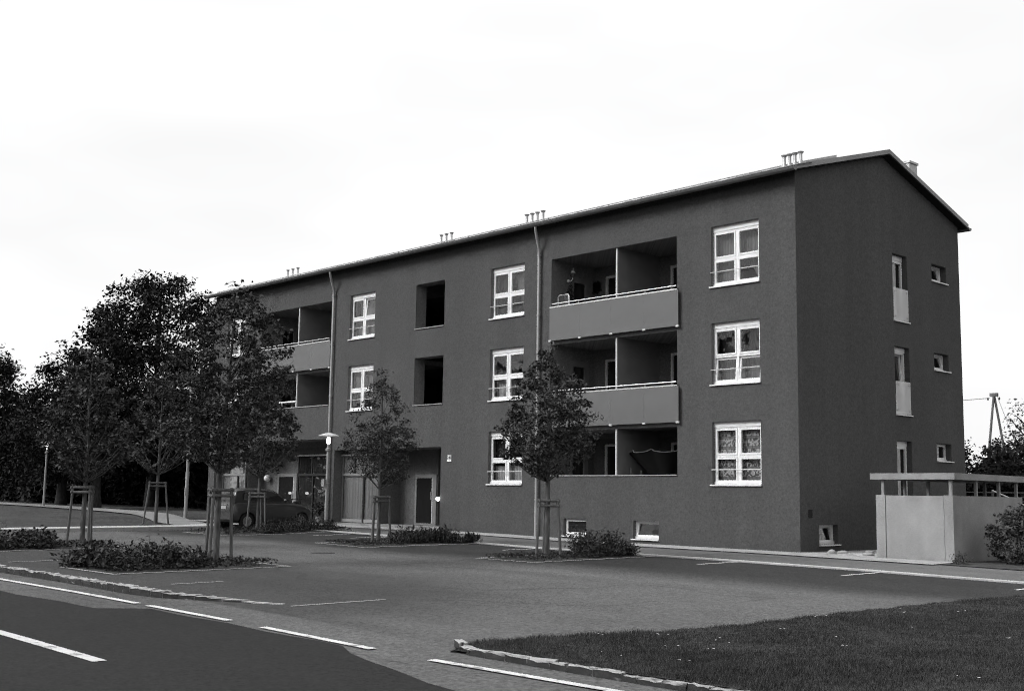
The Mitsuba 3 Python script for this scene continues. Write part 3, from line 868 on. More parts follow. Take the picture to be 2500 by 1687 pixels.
# roof: two sloping planes with a thin verge, gutter, edge course of tiles
m = MB()
TH = .13
for sgn, yb in ((-1, -.30), (1, 9.70)):
    za, zb = RIDGE_Z, roof_z(yb)
    xa, xb = XL - .25, .25
    v = [(xa, yb, zb - TH), (xb, yb, zb - TH), (xb, RIDGE_Y, za - TH), (xa, RIDGE_Y, za - TH), (xa, yb, zb), (xb, yb, zb), (xb, RIDGE_Y, za), (xa, RIDGE_Y, za)]
    m.add(v, BOXF)
RF = part(BD, 'roof', m, 'soffit')
for sgn, yb in ((-1, -.33), (1, 9.73)):
    for xa, xb in ((.25, .275), (XL - .275, XL - .25)):
        m = MB()
        zb = roof_z(yb)
        m.add([(xa, yb, zb - .10), (xb, yb, zb - .10), (xb, RIDGE_Y, RIDGE_Z - .10), (xa, RIDGE_Y, RIDGE_Z - .10), (xa, yb, zb + .035), (xb, yb, zb + .035), (xb, RIDGE_Y, RIDGE_Z + .035), (xa, RIDGE_Y, RIDGE_Z + .035)], BOXF)
        part(RF, 'verge_board', m, 'roof_trim')
m = MB()
r = np.random.default_rng(31)
for x in np.arange(XL - .2, .2, .30):
    for row in range(2):
        y0, y1 = -.36 + row * .38, -.36 + row * .38 + .42
        h = .02 + r.random() * .014
        xa, xb = x + .01, x + .285
        za, zb = roof_z(y0) + .006, roof_z(y1) + .002
        m.add([(xa, y0, za), (xb, y0, za), (xb, y1, zb), (xa, y1, zb), (xa, y0, za + h), (xb, y0, za + h), (xb, y1, zb + h * .6), (xa, y1, zb + h * .6)], BOXF)
part(RF, 'eave_tiles', m, 'roof_tile', kind='stuff')
m = MB()
for sgn, yb in ((-1, .4), (1, 9.3)):
    za, zb = RIDGE_Z + .004, roof_z(yb) + .004
    xa, xb = XL - .24, .24
    m.add([(xa, yb, zb), (xb, yb, zb), (xb, RIDGE_Y, za), (xa, RIDGE_Y, za), (xa, yb, zb + .02), (xb, yb, zb + .02), (xb, RIDGE_Y, za + .02), (xa, RIDGE_Y, za + .02)], BOXF)
part(RF, 'tile_field', m, 'roof_tile')
m = MB()
for x in np.arange(XL + .4, -.5, 1.35):
    m.box(x - .015, x + .015, -.12, -.06, roof_z(-.1), roof_z(-.1) + .085)
m.tube([(XL + .2, -.08, roof_z(-.08) + .075), (-.4, -.08, roof_z(-.08) + .075)], .018, 6)
part(RF, 'snow_guard', m, 'zinc')
# half-round gutters
for yc, zc in ((-.42, 10.425), (9.79, 10.41)):
    m = MB()
    an = np.linspace(math.pi, 2 * math.pi, 9)
    xs = [XL - .27, .30]
    ring = np.stack([.105 * np.cos(an), .105 * np.sin(an)], 1)
    inn = np.stack([.095 * np.cos(an[::-1]), .095 * np.sin(an[::-1])], 1)
    prof = np.vstack([ring, inn])
    n = len(prof)
    v = np.vstack([np.column_stack([np.full(n, x), yc + prof[:, 0], zc + prof[:, 1]]) for x in xs])
    f = [(k, (k + 1) % n, n + (k + 1) % n, n + k) for k in range(n)]
    m.add(v, np.vstack([np.array(f)[:, [0, 1, 2]], np.array(f)[:, [0, 2, 3]]]))
    for x in xs:      # end caps
        w = np.vstack([[x, yc, zc], np.column_stack([np.full(9, x), yc + ring[:, 0], zc + ring[:, 1]])])
        m.add(w, [(0, k, k + 1) for k in range(1, 9)])
    m.tube([(xs[0], yc - .105, zc), (xs[1], yc - .105, zc)], .012, 6)
    part(BD, 'gutter', m, 'gutter', 50)


def vent(x, y, h, rr=.046):
    z = roof_z(y)
    m = MB()
    m.lathe([(rr * 2.1, -.06), (rr * 1.9, .06), (rr * 1.0, .16), (rr, h - .06), (rr * 1.25, h - .055), (rr * 2.0, h - .01), (rr * 2.0, h), (0, h + .015)], (x, y, z), 14)
    part(BD, 'vent_pipe', m, 'zinc', 40)


for x in (-.93, -.75, -.57, -.38):
    vent(x, .9, .40)
for x in (-11.65, -11.38, -11.12, -10.84):
    vent(x, .95, .42)
for x in (-16.35, -16.05, -15.75):
    vent(x, .95, .40, .040)
for x in (-27.0, -26.6, -26.2):
    vent(x, .95, .42, .040)
m = MB()
m.box(-1.66, -1.0, 8.29, 8.80, 10.2, 12.58)
CH = part(BD, 'chimney', m, 'zinc')
part(CH, 'chimney_cap', MB().box(-1.70, -.96, 8.25, 8.84, 12.58, 12.65), 'zinc')
m = MB()
m.add([(-3.0, 1.0, roof_z(1.0) + .02), (-.5, 1.0, roof_z(1.0) + .02), (-.5, 3.0, roof_z(3.0) + .02), (-3.0, 3.0, roof_z(3.0) + .02),
       (-3.0, 1.0, roof_z(1.0) + .13), (-.5, 1.0, roof_z(1.0) + .13), (-.5, 3.0, roof_z(3.0) + .16), (-3.0, 3.0, roof_z(3.0) + .16)], BOXF)
part(BD, 'roof_hatch', m, 'zinc')

# downpipes
for x in (-9.95, -21.85):
    m = MB()
    zb = float(G(x, 0))
    m.tube([(x + .12, -.40, 10.36), (x + .12, -.40, 10.26), (x + .06, -.26, 9.95), (x, -.10, 9.62), (x, -.10, 9.3)], .05, 10)
    m.tube([(x, -.10, 9.3), (x, -.10, zb + .9)], .048, 10)
    m.tube([(x, -.10, zb + 1.0), (x, -.10, zb - .05)], .056, 10)
    for z in (9.42, 7.4, 5.3, 3.2, zb + .98):
        m.tube([(x, -.10, z - .022), (x, -.10, z + .022)], .064, 10)
        m.box(x - .01, x + .01, -.06, .005, z - .01, z + .01)
    part(BD, 'downpipe', m, 'zinc', 45)


# ---- windows
def facade_tf(x0, z0):
    return lambda v: np.column_stack([x0 + v[:, 0], v[:, 2], z0 + v[:, 1]])


def gable_tf(y0, z0):
    return lambda v: np.column_stack([-v[:, 2], y0 + v[:, 0], z0 + v[:, 1]])


def ring(m, u0, u1, v0, v1, t, w0, w1):
    m.box(u0, u0 + t, v0, v1, w0, w1)
    m.box(u1 - t, u1, v0, v1, w0, w1)
    m.box(u0 + t, u1 - t, v0, v0 + t, w0, w1)
    m.box(u0 + t, u1 - t, v1 - t, v1, w0, w1)


def leaf_sash(win, tf, u0, u1, v0, v1, tilt=0.0, t=.052, glass='glass', w0=.105):
    """One sash with its pane; tilt leans the top inwards about the bottom edge."""
    def tt(v):
        v = np.asarray(v, float)
        if tilt:
            v = rot(v, [1, 0, 0], tilt, [0, v0, w0 + .03])
        return tf(v)
    m = MB(tt)
    ring(m, u0, u1, v0, v1, t, w0, w0 + .06)
    sk = part(win, 'sash', m, 'white_frame')
    m = MB(tt)
    m.add([(u0 + t * .8, v0 + t * .8, w0 + .03), (u1 - t * .8, v0 + t * .8, w0 + .03), (u1 - t * .8, v1 - t * .8, w0 + .03), (u0 + t * .8, v1 - t * .8, w0 + .03)], [[0, 1, 2], [0, 2, 3]])
    part(win, 'pane', m, glass)


def cloth(win, tf, u0, u1, v0, v1, w, material, seed, arch=None, gather=0.0):
    """A hanging curtain with folds; arch cuts a rounded opening into its lower edge; gather draws it to one side lower down."""
    r = np.random.default_rng(seed)
    nu, nv = 46, 14
    u = np.linspace(0, 1, nu)
    ph = np.cumsum(r.uniform(.5, 1.5, nu))
    V, F = [], []
    for j in range(nv):
        t = j / (nv - 1)
        uu = u0 + (u1 - u0) * u
        if gather:
            uu = (u0 if gather > 0 else u1) + (uu - (u0 if gather > 0 else u1)) * (1 - abs(gather) * t ** 1.5)
        vb = np.full(nu, v0)
        if arch:
            c, wd, hh = arch
            vb = v0 + hh * np.clip(1 - ((u - c) / wd) ** 2, 0, 1) ** .5
        V.append(np.column_stack([uu, v1 + (vb - v1) * t, w + .025 * np.sin(ph * 1.6) * (.6 + .4 * t)]))
    for j in range(nv - 1):
        for k in range(nu - 1):
            a = j * nu + k
            F.append((a, a + 1, a + nu + 1, a + nu))
    F = np.array(F)
    m = MB(tf).add(np.vstack(V), np.vstack([F[:, [0, 1, 2]], F[:, [0, 2, 3]]]))
    part(win, 'curtain', m, material, True)


def cross_window(x0, x1, z0, z1, tilts=(0, 0, 0, 0), curtains=()):
    """White four-light window: roller-blind box, frame with cross, four sashes, sill, guard rail."""
    W, Hh = x1 - x0, z1 - z0
    tf = facade_tf(x0, z0)
    win = numbered(BD + '__window')
    m = MB(tf)
    ring(m, 0, W, 0, Hh - .15, .036, .12, .20)
    m.box(0, W, Hh - .15, Hh, .10, .22)
    m.box(W / 2 - .034, W / 2 + .034, .036, Hh - .186, .12, .20)
    vt = .80
    m.box(.036, W / 2 - .034, vt - .028, vt + .028, .12, .20)
    m.box(W / 2 + .034, W - .036, vt - .028, vt + .028, .12, .20)
    m.box(0, W, -.002, .075, .085, .12)
    scene[win] = mikit.ply(m.mesh(), 'material_white_frame')
    k = 0
    for (va, vb) in ((.07, vt - .035), (vt + .035, Hh - .195)):
        for (ua, ub) in ((.046, W / 2 - .041), (W / 2 + .041, W - .046)):
            leaf_sash(win, tf, ua, ub, va, vb, tilts[k])
            k += 1
    part(win, 'sill', MB(tf).box(-.055, W + .015, -.04, -.003, -.055, .12), 'white_sill')
    m = MB(tf)
    m.tube([(-.02, .415, -.015), (W - .002, .415, -.015)], .014, 8)
    m.tube([(.02, .415, -.015), (.02, .415, .10)], .010, 6)
    m.tube([(W - .02, .415, -.015), (W - .02, .415, .10)], .010, 6)
    part(win, 'guard_rail', m, 'clear_trim', 40)
    for q, c in enumerate(curtains):
        cloth(win, tf, *c[:5], c[5], int(abs(x0) * 100 + z0 * 10 + q), *c[6:])
    return win


W_ = 1.67
TI = math.radians(5.5)


def Zs(fl):
    return SILL + fl * H, HEAD + fl * H


cross_window(*FRONT['D'], *Zs(2), curtains=[(.03, W_ - .03, .10, 1.7, .34, 'curtain_mid', (.60, .24, .46))])
cross_window(*FRONT['D'], *Zs(1), tilts=(TI, TI, 0, 0), curtains=[(.03, W_ - .03, .82, 1.7, .42, 'curtain_dark'), (.03, W_ - .03, .12, .82, .40, 'curtain_mid')])
cross_window(*FRONT['D'], *Zs(0), curtains=[(.03, W_ - .03, .08, 1.7, .26, 'curtain_lace')])
cross_window(*FRONT['C'], *Zs(2), curtains=[(.03, .80, .06, 1.7, .34, 'curtain_dark', None, .35), (.86, W_ - .02, .06, 1.7, .34, 'curtain_mid', None, -.72)])
cross_window(*FRONT['C'], *Zs(1), curtains=[(.03, 1.0, .06, .72, .30, 'curtain_pale'), (1.05, W_ - .02, .06, .72, .34, 'curtain_mid')])
cross_window(*FRONT['C'], *Zs(0), curtains=[(.03, .75, .9, 1.7, .36, 'curtain_dark'), (.03, W_ - .02, .06, .62, .30, 'curtain_pale')])
cross_window(*FRONT['B'], *Zs(2), tilts=(0, 0, 0, TI * 1.2), curtains=[(.03, W_ - .02, .06, .78, .32, 'curtain_mid'), (.03, W_ - .02, .84, 1.7, .5, 'curtain_sheer')])
cross_window(*FRONT['B'], *Zs(1), curtains=[(.03, W_ - .02, .84, 1.38, .30, 'curtain_mid'), (.03, W_ - .02, .06, .7, .36, 'curtain_dark')])
cross_window(*FRONT['A'], *Zs(2), curtains=[(.03, W_ - .02, .06, 1.7, .34, 'curtain_mid')])
cross_window(*FRONT['A'], *Zs(1), curtains=[(.03, W_ - .02, .06, .78, .34, 'curtain_mid')])


def small_window(tf, W, Hh, name, tilt=0.0, sill_ext=(.055, .015), curtain=None, depth=0.0, box=0.0):
    win = numbered(BD + '__' + name)
    m = MB(tf)
    d = depth
    ring(m, 0, W, 0, Hh - box, .05, .12 + d, .20 + d)
    if box:
        m.box(0, W, Hh - box, Hh, .10 + d, .22 + d)
    m.box(0, W, -.002, .07, .085 + d, .12 + d)
    scene[win] = mikit.ply(m.mesh(), 'material_white_frame')
    leaf_sash(win, tf, .035, W - .035, .065, Hh - box - .035, tilt, .05, w0=.105 + d)
    part(win, 'sill', MB(tf).box(-sill_ext[0], W + sill_ext[1], -.036, -.003, -.055, .12 + d), 'white_sill')
    if curtain:
        cloth(win, tf, .02, W - .02, .06, Hh - .05, .32 + d, curtain, int(W * 1000))
    return win


small_window(facade_tf(-8.79, .19), .99, .539, 'cellar_window')
small_window(facade_tf(-5.853, .19), .991, .539, 'cellar_window', TI * 2.0)
small_window(gable_tf(.914, .215), .946, .53, 'cellar_window', TI * 2.0, (.015, .07), depth=.04)
for fl in range(3):
    small_window(gable_tf(GABLE_F[0], 2.70 + fl * H), .96, .544, 'gable_window', (0, TI * 2.2, TI * 2.4)[fl], (.01, .07), depth=.08)
for fl in range(3):
    z0 = 1.165 + fl * H
    tf = gable_tf(GABLE_E[0], z0)
    w = small_window(tf, .89, 2.059, 'french_window', (0, TI * .75, 0)[fl], (.01, .06), ('curtain_sheer', 'curtain_dark', 'curtain_mid')[fl], depth=.06, box=.15)
    if fl:
        part(w, 'glass_guard', MB(tf).add([(.0, .02, -.015), (.885, .02, -.015), (.885, 1.0, -.015), (.0, 1.0, -.015)], [[0, 1, 2], [0, 2, 3]]), 'milk_glass')
        m = MB(tf)
        for u in (.08, .80):
            for v in (.12, .90):
                m.box(u - .018, u + .018, v - .018, v + .018, -.035, .02)
        part(w, 'glass_clamp', m, 'metal')

# ---- balconies of the loggias
def balcony(x0, x1, ztop, zbot, npan, name='balcony'):
    key = numbered(BD + '__' + name)
    scene[key] = mikit.ply(MB().tube([(x0 + .14, -.10, ztop + .12), (x1 + .05, -.10, ztop + .12)], .021, 8).mesh(), 'material_bright_metal', 40)
    L = (x1 - x0 + .1) / npan
    for k in range(npan):
        a = x0 + .03 + k * L
        part(key, 'glass_panel', MB().box(a + .002, a + L - .002, -.108, -.092, zbot, ztop), 'frosted')
    part(key, 'top_trim', MB().box(x0 + .03, x1 + .08, -.114, -.086, ztop, ztop + .035), 'bright_metal')
    for k in range(npan + 1):
        a = x0 + .05 + k * L - (.06 if k == npan else 0)
        part(key, 'panel_clip', MB().box(a - .055, a + .055, -.122, -.07, zbot - .028, zbot + .026), 'clear_trim')
    m = MB()
    for t in (.25, .78):
        x = x0 + (x1 - x0) * t
        m.tube([(x, -.09, ztop - .9), (x, -.09, ztop + .12)], .014, 6)
    part(key, 'rail_post', m, 'bright_metal')
    m = MB()
    for k in range(npan + 1):
        x = min(x0 + .09 + k * L, x1 - .04)
        m.box(x - .02, x + .02, -.09, .20, zbot + .0, zbot + .05)
    part(key, 'bracket', m, 'metal')
    return key


balcony(*LOGGIA_R, 7.57, 6.48, 4)
balcony(*LOGGIA_R, 4.70, 3.63, 4)
balcony(*LOGGIA_L, 7.56, 6.48, 4)
part(BD, 'parapet_cap', MB().box(LOGGIA_R[0] + .004, LOGGIA_R[1] - .004, -.035, .25, 2.068, 2.10), 'zinc')
part(BD, 'parapet_cap', MB().box(LOGGIA_L[0] + .004, LOGGIA_L[1] - .004, -.035, .25, 4.952, 4.985), 'zinc')
for z in (1.821 + 2 * H, 1.821 + H):
    part(BD, 'parapet_cap', MB().box(-16.62, -14.93, -.045, .20, z + .002, z + .03), 'zinc')
for (lx, zs) in ((LOGGIA_R[0], (.87, 3.72, 6.57)), (LOGGIA_L[0], (3.82, 6.57))):
    xp = lx + 2.83
    for z in zs:
        m = MB()
        m.box(xp - .025, xp + .025, .10, 2.12, z + .002, z + (2.645 if z > 1 else 2.645))
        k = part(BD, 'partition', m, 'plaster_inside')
        part(k, 'edge_profile', MB().box(xp - .028, xp + .028, .055, .10, z + .002, z + 2.64), 'clear_trim')
for lx, z0 in DOORS:
    m = MB()
    ring(m, 1.0, 1.72, z0 + .01, z0 + 2.10, .07, lx - .03, lx + .015)
    m2 = MB(lambda v: v[:, [2, 0, 1]])
    ring(m2, 1.0, 1.72, z0 + .01, z0 + 2.10, .075, lx - .06, lx + .012)
    k = part(BD, 'loggia_door', m2, 'door_grey')
    part(k, 'leaf', MB().box(lx - .09, lx - .06, 1.07, 1.65, z0 + .05, z0 + 2.03), 'dark_glass')
    part(k, 'surround', MB().box(lx + .001, lx + .014, .90, 1.0, z0 + .01, z0 + 2.22).box(lx + .001, lx + .014, 1.72, 1.82, z0 + .01, z0 + 2.22).box(lx + .001, lx + .014, 1.0, 1.72, z0 + 2.10, z0 + 2.22), 'door_grey')
    for (ua, ub, va) in ((lx + .52, lx + 1.55, z0 + .9), (lx + 3.35, lx + 4.5, z0 + .01)):
        m2 = MB(lambda v: v[:, [0, 2, 1]])
        ring(m2, ua, ub, va, z0 + 2.30, .075, 2.09, 2.18)
        m2.box(ua + .45, ua + .52, va + .08, z0 + 2.22, 2.10, 2.17)
        k = part(BD, 'loggia_window', m2, 'white_frame')
        part(k, 'pane', MB().box(ua + .05, ub - .05, 2.15, 2.165, va + .05, z0 + 2.25), 'dark_glass')
        part(k, 'curtain', MB().box(ua + .55, ub - .1, 2.125, 2.135, va + .1, z0 + 2.2), 'curtain_dark')


# ---- ground-floor glazed fronts with curtains
def glazed_front(x0, x1, y, z0, z1, lights, transom, material, seed, upper, frame='front_frame', kick='kick_grey'):
    key = numbered(BD + '__glazed_front')
    m = MB()
    m.box(x0, x1, y, y + .06, z1 - .10, z1)
    m.box(x0, x0 + .06, y, y + .06, z0, z1 - .10)
    m.box(x1 - .06, x1, y, y + .06, z0, z1 - .10)
    m.box(x0 + .06, x1 - .06, y, y + .06, transom - .05, transom + .05)
    scene[key] = mikit.ply(m.mesh(), 'material_' + frame)
    for x in lights:
        part(key, 'mullion', MB().box(x - .04, x + .04, y + .002, y + .058, z0, transom - .05), 'door_dark')
    for x in upper:
        part(key, 'mullion', MB().box(x - .04, x + .04, y + .002, y + .058, transom + .05, z1 - .10), 'door_dark')
    part(key, 'curtain_track', MB().tube([(x0 + .02, y - .05, z1 - .06), (x1 - .02, y - .05, z1 - .06)], .035, 8), 'bright_metal', 40)
    xs = [x0] + list(lights) + [x1]
    for a, b in zip(xs[:-1], xs[1:]):
        part(key, 'kick_plate', MB().box(a + .07, b - .06, y + .004, y + .03, z0 + .03, z0 + .16), kick)
        part(key, 'pane', MB().add([(a + .04, y + .03, z0 + .18), (b - .04, y + .03, z0 + .18), (b - .04, y + .03, transom), (a + .04, y + .03, transom)], [[0, 1, 2], [0, 2, 3]]), 'glass')
        cloth(key, lambda v: np.column_stack([v[:, 0], v[:, 2], v[:, 1]]), a + .05, b - .05, z0 + .17, transom - .04, y + .075, material, seed + int(abs(a) * 10))
    xs = [x0] + list(upper) + [x1]
    for a, b in zip(xs[:-1], xs[1:]):
        part(key, 'pane', MB().add([(a + .04, y + .03, transom), (b - .04, y + .03, transom), (b - .04, y + .03, z1 - .09), (a + .04, y + .03, z1 - .09)], [[0, 1, 2], [0, 2, 3]]), 'glass')
        cloth(key, lambda v: np.column_stack([v[:, 0], v[:, 2], v[:, 1]]), a + .06, b - .06, transom + .04, z1 - .1, y + .075, material, seed + 7 + int(abs(a) * 10))
    return key


glazed_front(-21.56, -19.07, .385, .28, 3.0, (-20.1,), 2.17, 'curtain_door', 300, (-20.75, -19.45))
glazed_front(-30.95, -28.95, .385, .16, 3.0, (-29.6,), 2.2, 'curtain_door', 320, (-30.36, -29.1))
glazed_front(-25.95, -22.45, 1.17, .16, 3.08, (-24.8, -23.6), 2.2, 'curtain_door_dark', 340, (-24.9,), 'door_dark', 'door_dark')


def entry_door(x0, x1, y, z0, z1, material='door_grey'):
    m = MB()
    m.box(x0 - .02, x0 + .07, y - .05, y + .02, z0, z1 + .14)
    m.box(x1, x1 + .22, y - .05, y + .02, z0, z1 + .14)
    m.box(x0 + .07, x1, y - .05, y + .02, z1, z1 + .14)
    m.box(x0 + .07, x1, y - .05, y + .02, z0, z0 + .06)
    k = part(BD, 'entry_door', m, material)
    part(k, 'leaf', MB().box(x0 + .07, x1 - .09, y - .02, y + .01, z0 + .06, z1), 'dark_glass')
    part(k, 'stile', MB().box(x1 - .06, x1 - .002, y - .035, y + .012, z0 + .06, z1 - .002), 'clear_trim')
    part(k, 'handle', MB().tube([(x1 - .06, y - .07, z0 + .95), (x1 - .06, y - .07, z0 + 1.25)], .014, 6).tube([(x1 - .06, y - .07, z0 + .98), (x1 - .06, y - .02, z0 + .98)], .01, 6), 'bright_metal')
    return k


entry_door(-18.05, -17.02, 1.395, .285, 2.05)
entry_door(-27.62, -26.36, 1.295, .165, 2.12)
part(BD, 'threshold', MB().box(-21.58, -14.96, -.004, .40, .0, .283), 'strip_concrete')
part(BD, 'threshold', MB().box(-31.0, -22.1, -.004, .38, .0, .172), 'strip_concrete')
part(BD, 'vent_grille', MB().box(-.003, .014, .405, .584, .938, 1.157), 'soffit')

# ---- things in and on the building
k = thing('house_number_sign', 'small black and white house number plate right of the entrance recess', 'sign')
part(k, 'board', MB().box(-14.595, -14.375, -.018, .002, 2.60, 2.82), 'paper')
part(k, 'field', MB().box(-14.575, -14.395, -.024, -.0185, 2.66, 2.80), 'sign_black')
try:
    tm = meshkit.text_mesh('1', .125)
    tv, tfc = (np.asarray(tm.vertices), np.asarray(tm.faces)) if hasattr(tm, 'vertices') else (np.asarray(tm[0]), np.asarray(tm[1]))
    tv = tv - (tv.min(0) + tv.max(0)) / 2
    sc = .125 / (tv[:, 1].max() - tv[:, 1].min())
    tv = tv * [sc * 1.5, sc, 1]
    zz = tv[:, 2] / (np.ptp(tv[:, 2]) + 1e-9) * .004
    part(k, 'number', (np.column_stack([-14.485 + tv[:, 0], -.0265 - zz, 2.73 + tv[:, 1]]), tfc), 'paper')
except Exception as e:
    print('text', e)

k = thing('wall_lantern', 'small white carriage lantern on the side wall of the top right loggia', 'lantern')
lx = LOGGIA_R[0]
part(k, 'bracket', MB().tube([(lx + .01, .78, 8.60), (lx + .14, .78, 8.58), (lx + .20, .80, 8.66), (lx + .18, .84, 8.72)], .014, 6).ball((lx + .02, .78, 8.6), .05, 6), 'paper')
part(k, 'lamp_glass', MB().lathe([(.03, 0), (.065, .16), (.02, .20)], (lx + .18, .84, 8.70), 6), 'frosted')
part(k, 'hat', MB().lathe([(.085, .16), (.05, .23), (.012, .26), (.012, .32), (0, .33)], (lx + .18, .84, 8.70), 6), 'paper')
m = MB()
r = np.random.default_rng(77)
pp = np.array([[-9.30, 2.05, 8.53]]) + r.normal(0, 1, (420, 3)) * [.085, .03, .095]
pp = np.clip(pp, [-9.43, 1.95, 8.3], [-9.1, 2.1, 8.75])
single('door_wreath', leaf_quads(pp, .075, r), 'leaf_hedge', 'dark dried-flower wreath on the back wall of the top right loggia', 'wreath')
m = MB()
k = thing('climbing_plant', 'potted climbing plant below the lantern in the top right loggia', 'plant')
part(k, 'pot', MB().lathe([(0, 0), (.11, 0), (.15, .28), (.13, .28), (.12, .24), (0, .24)], (lx + .25, .70, 6.575), 12), 'roof_tile')
part(k, 'stem', MB().tube([(lx + .25, .70, 6.8), (lx + .2, .72, 7.5), (lx + .16, .75, 8.5)], [.012, .01, .005], 5), 'bark')
pp = np.array([lx + .18, .73, 8.05]) + r.normal(0, 1, (160, 3)) * [.05, .08, .22]
part(k, 'leaves', leaf_quads(pp, .09, r), 'leaf_hedge')
k = thing('balcony_chair', 'white tubular chair behind the railing of the top right balcony', 'chair')
cx, cy, cz = -9.17, .30, 6.575
m = MB()
m.tube([(cx - .25, cy, cz + .5), (cx - .25, cy, cz + 1.40), (cx - .20, cy, cz + 1.47), (cx + .20, cy, cz + 1.47), (cx + .25, cy, cz + 1.40), (cx + .25, cy, cz + .5)], .018, 6)
part(k, 'back_frame', m, 'paper')
for t in np.linspace(-.19, .19, 8):
    part(k, 'slat', MB().tube([(cx + t, cy, cz + .55), (cx + t, cy, cz + 1.45)], .007, 5), 'box_grey')
part(k, 'seat', MB().box(cx - .25, cx + .25, cy, cy + .45, cz + .42, cz + .46), 'paper')
for a, b in ((-.24, 0), (.24, 0), (-.24, .43), (.24, .43)):
    part(k, 'leg', MB().tube([(cx + a, cy + b, cz), (cx + a, cy + b, cz + .5)], .014, 6), 'paper')

# dark sun umbrella lying half open in the ground-floor loggia
k = thing('garden_parasol', 'half-folded dark parasol with pale scalloped hem in the ground-floor loggia', 'parasol')
ax, ay, az = -5.35, 1.05, 2.78
ang = np.linspace(0, 2 * np.pi, 65)[:-1]
rows = []
for t, zz in ((0.02, -1.65), (.25, -1.1), (.55, -.55), (.82, -.22), (1.0, 0.0)):
    sag = 1 + .10 * np.abs(np.sin(ang * 4)) * t
    rad = 1.30 * t * sag
    rows.append(np.column_stack([ax + rad * np.cos(ang), ay + .62 * rad * np.sin(ang), az + zz + .10 * t * np.abs(np.sin(ang * 4)) ** .5 * (-1) + .10 * t]))
n = len(ang)
v = np.vstack(rows)
f = [(i * n + j, i * n + (j + 1) % n, (i + 1) * n + (j + 1) % n, (i + 1) * n + j) for i in range(len(rows) - 1) for j in range(n)]
v[:, 0] = np.minimum(v[:, 0], -4.2)
f = np.array(f)
part(k, 'canopy', (v, np.vstack([f[:, [0, 1, 2]], f[:, [0, 2, 3]]])), 'fabric_dark', True)
m = MB()
hem = rows[-1].copy()
hem[:, 0] = np.minimum(hem[:, 0], -4.2)
m.tube(np.vstack([hem, hem[:1]]), .010, 5, False)
part(k, 'hem', m, 'fabric_pale', True)
part(k, 'pole', MB().tube([(ax, ay, .88), (ax, ay, 1.3)], .03, 8), 'metal')
k = thing('folding_chair', 'thin metal chair frame just showing above the ground-floor loggia parapet', 'chair')
m = MB()
m.tube([(-6.52, .62, .88), (-6.48, .60, 2.34), (-6.40, .74, 1.5), (-6.34, .80, .88)], .012, 6)
m.tube([(-6.08, .62, .88), (-6.06, .60, 2.26)], .010, 6)
m.tube([(-6.5, .61, 1.6), (-6.07, .61, 1.6)], .010, 6)
part(k, 'frame', m, 'metal')
part(k, 'seat', MB().box(-6.5, -6.07, .62, 1.0, 1.3, 1.33), 'box_grey')
k = thing('balcony_table', 'white table with boxes inside the lower left loggia', 'table')
part(k, 'table_top', MB().box(-26.6, -25.3, .5, 1.2, 5.28, 5.33), 'paper')
for a, b in ((-26.5, .6), (-25.4, .6), (-26.5, 1.1), (-25.4, 1.1)):
    part(k, 'leg', MB().box(a - .02, a + .02, b - .02, b + .02, 3.82, 5.28), 'paper')
k = thing('wall_globe_lamp', 'round white globe lamp beside the left ground-floor door', 'lamp')
part(k, 'globe', MB().ball((-28.3, 1.12, 2.06), .15), 'globe', True)
part(k, 'mount', MB().tube([(-28.3, 1.30, 2.06), (-28.3, 1.24, 2.06)], .05, 10), 'metal')
k = thing('entrance_light', 'small lit globe at the right edge of the entrance recess', 'lamp')
key = part(k, 'globe', MB().ball((-14.99, -.07, 1.28), .075), 'globe', True)
scene[key]['emitter'] = {'type': 'area', 'radiance': {'type': 'rgb', 'value': [1.6] * 3}}
part(k, 'mount', MB().tube([(-14.93, .0, 1.28), (-14.95, -.03, 1.28)], .022, 8), 'metal')

struct('verge', sheet(lin(4.31, 14, 20), -.86, 5.5, 12, .02), 'soil', 'dark planted verge right of the bin shelter', True)
# gravel strip and field stones at the gable foot
struct('gravel_strip', sheet(lin(.0, 2.5, 10), -.02, 9.8, 20, .03), 'pebble', 'pale gravel strip along the gable wall')
for q in range(8):
    r = np.random.default_rng(400 + q)
    s = trimesh.creation.icosphere(2)
    v = np.asarray(s.vertices)
    v = v * (1 + .25 * (meshkit.noise(v * 2.0 + q * 3)[:, None] - .5)) * [r.uniform(.10, .20), r.uniform(.10, .17), r.uniform(.05, .10)]
    single('field_stone', (v + [r.uniform(.12, 1.9), .25 + .42 * q * .8 + r.uniform(-.05, .05), .04 + float(G(.8, 0))], s.faces), 'stone',
           'rounded pale field stone lying at the foot of the gable wall', 'stone', 'field stones along the gable foot', smooth=True)

# ------------------------------------------------------------------ bin shelter beside the gable
k = thing('bin_shelter', 'low concrete bin shelter with flat roof slab on thin posts, right of the gable', 'shelter')
zb = -.30
part(k, 'front_panel', MB().box(2.512, 4.048, .014, .12, zb, 1.555), 'concrete')
part(k, 'pilaster', MB().box(2.245, 2.497, .0, .20, zb, 1.57), 'concrete')
part(k, 'pilaster', MB().box(4.063, 4.294, .0, .20, zb, 1.57), 'concrete')
part(k, 'side_panel', MB().box(4.17, 4.288, .203, 3.85, zb, 1.56), 'concrete')
part(k, 'side_panel', MB().box(2.25, 2.36, .203, 3.85, zb, 1.56), 'concrete')
part(k, 'roof_slab', MB().box(2.11, 4.365, -.03, 4.75, 1.952, 2.108), 'concrete')
for x, y in ((2.40, .1), (4.20, .1), (4.23, 1.35), (4.23, 2.60), (4.23, 3.62), (2.31, 1.35), (2.31, 2.6), (2.31, 3.8), (3.3, 3.8)):
    part(k, 'post', MB().box(x - .035, x + .035, y - .035, y + .035, 1.555, 1.952), 'box_grey')
k = thing('leaning_bar', 'pale bar leaning against the fence behind the bin shelter', 'bar')
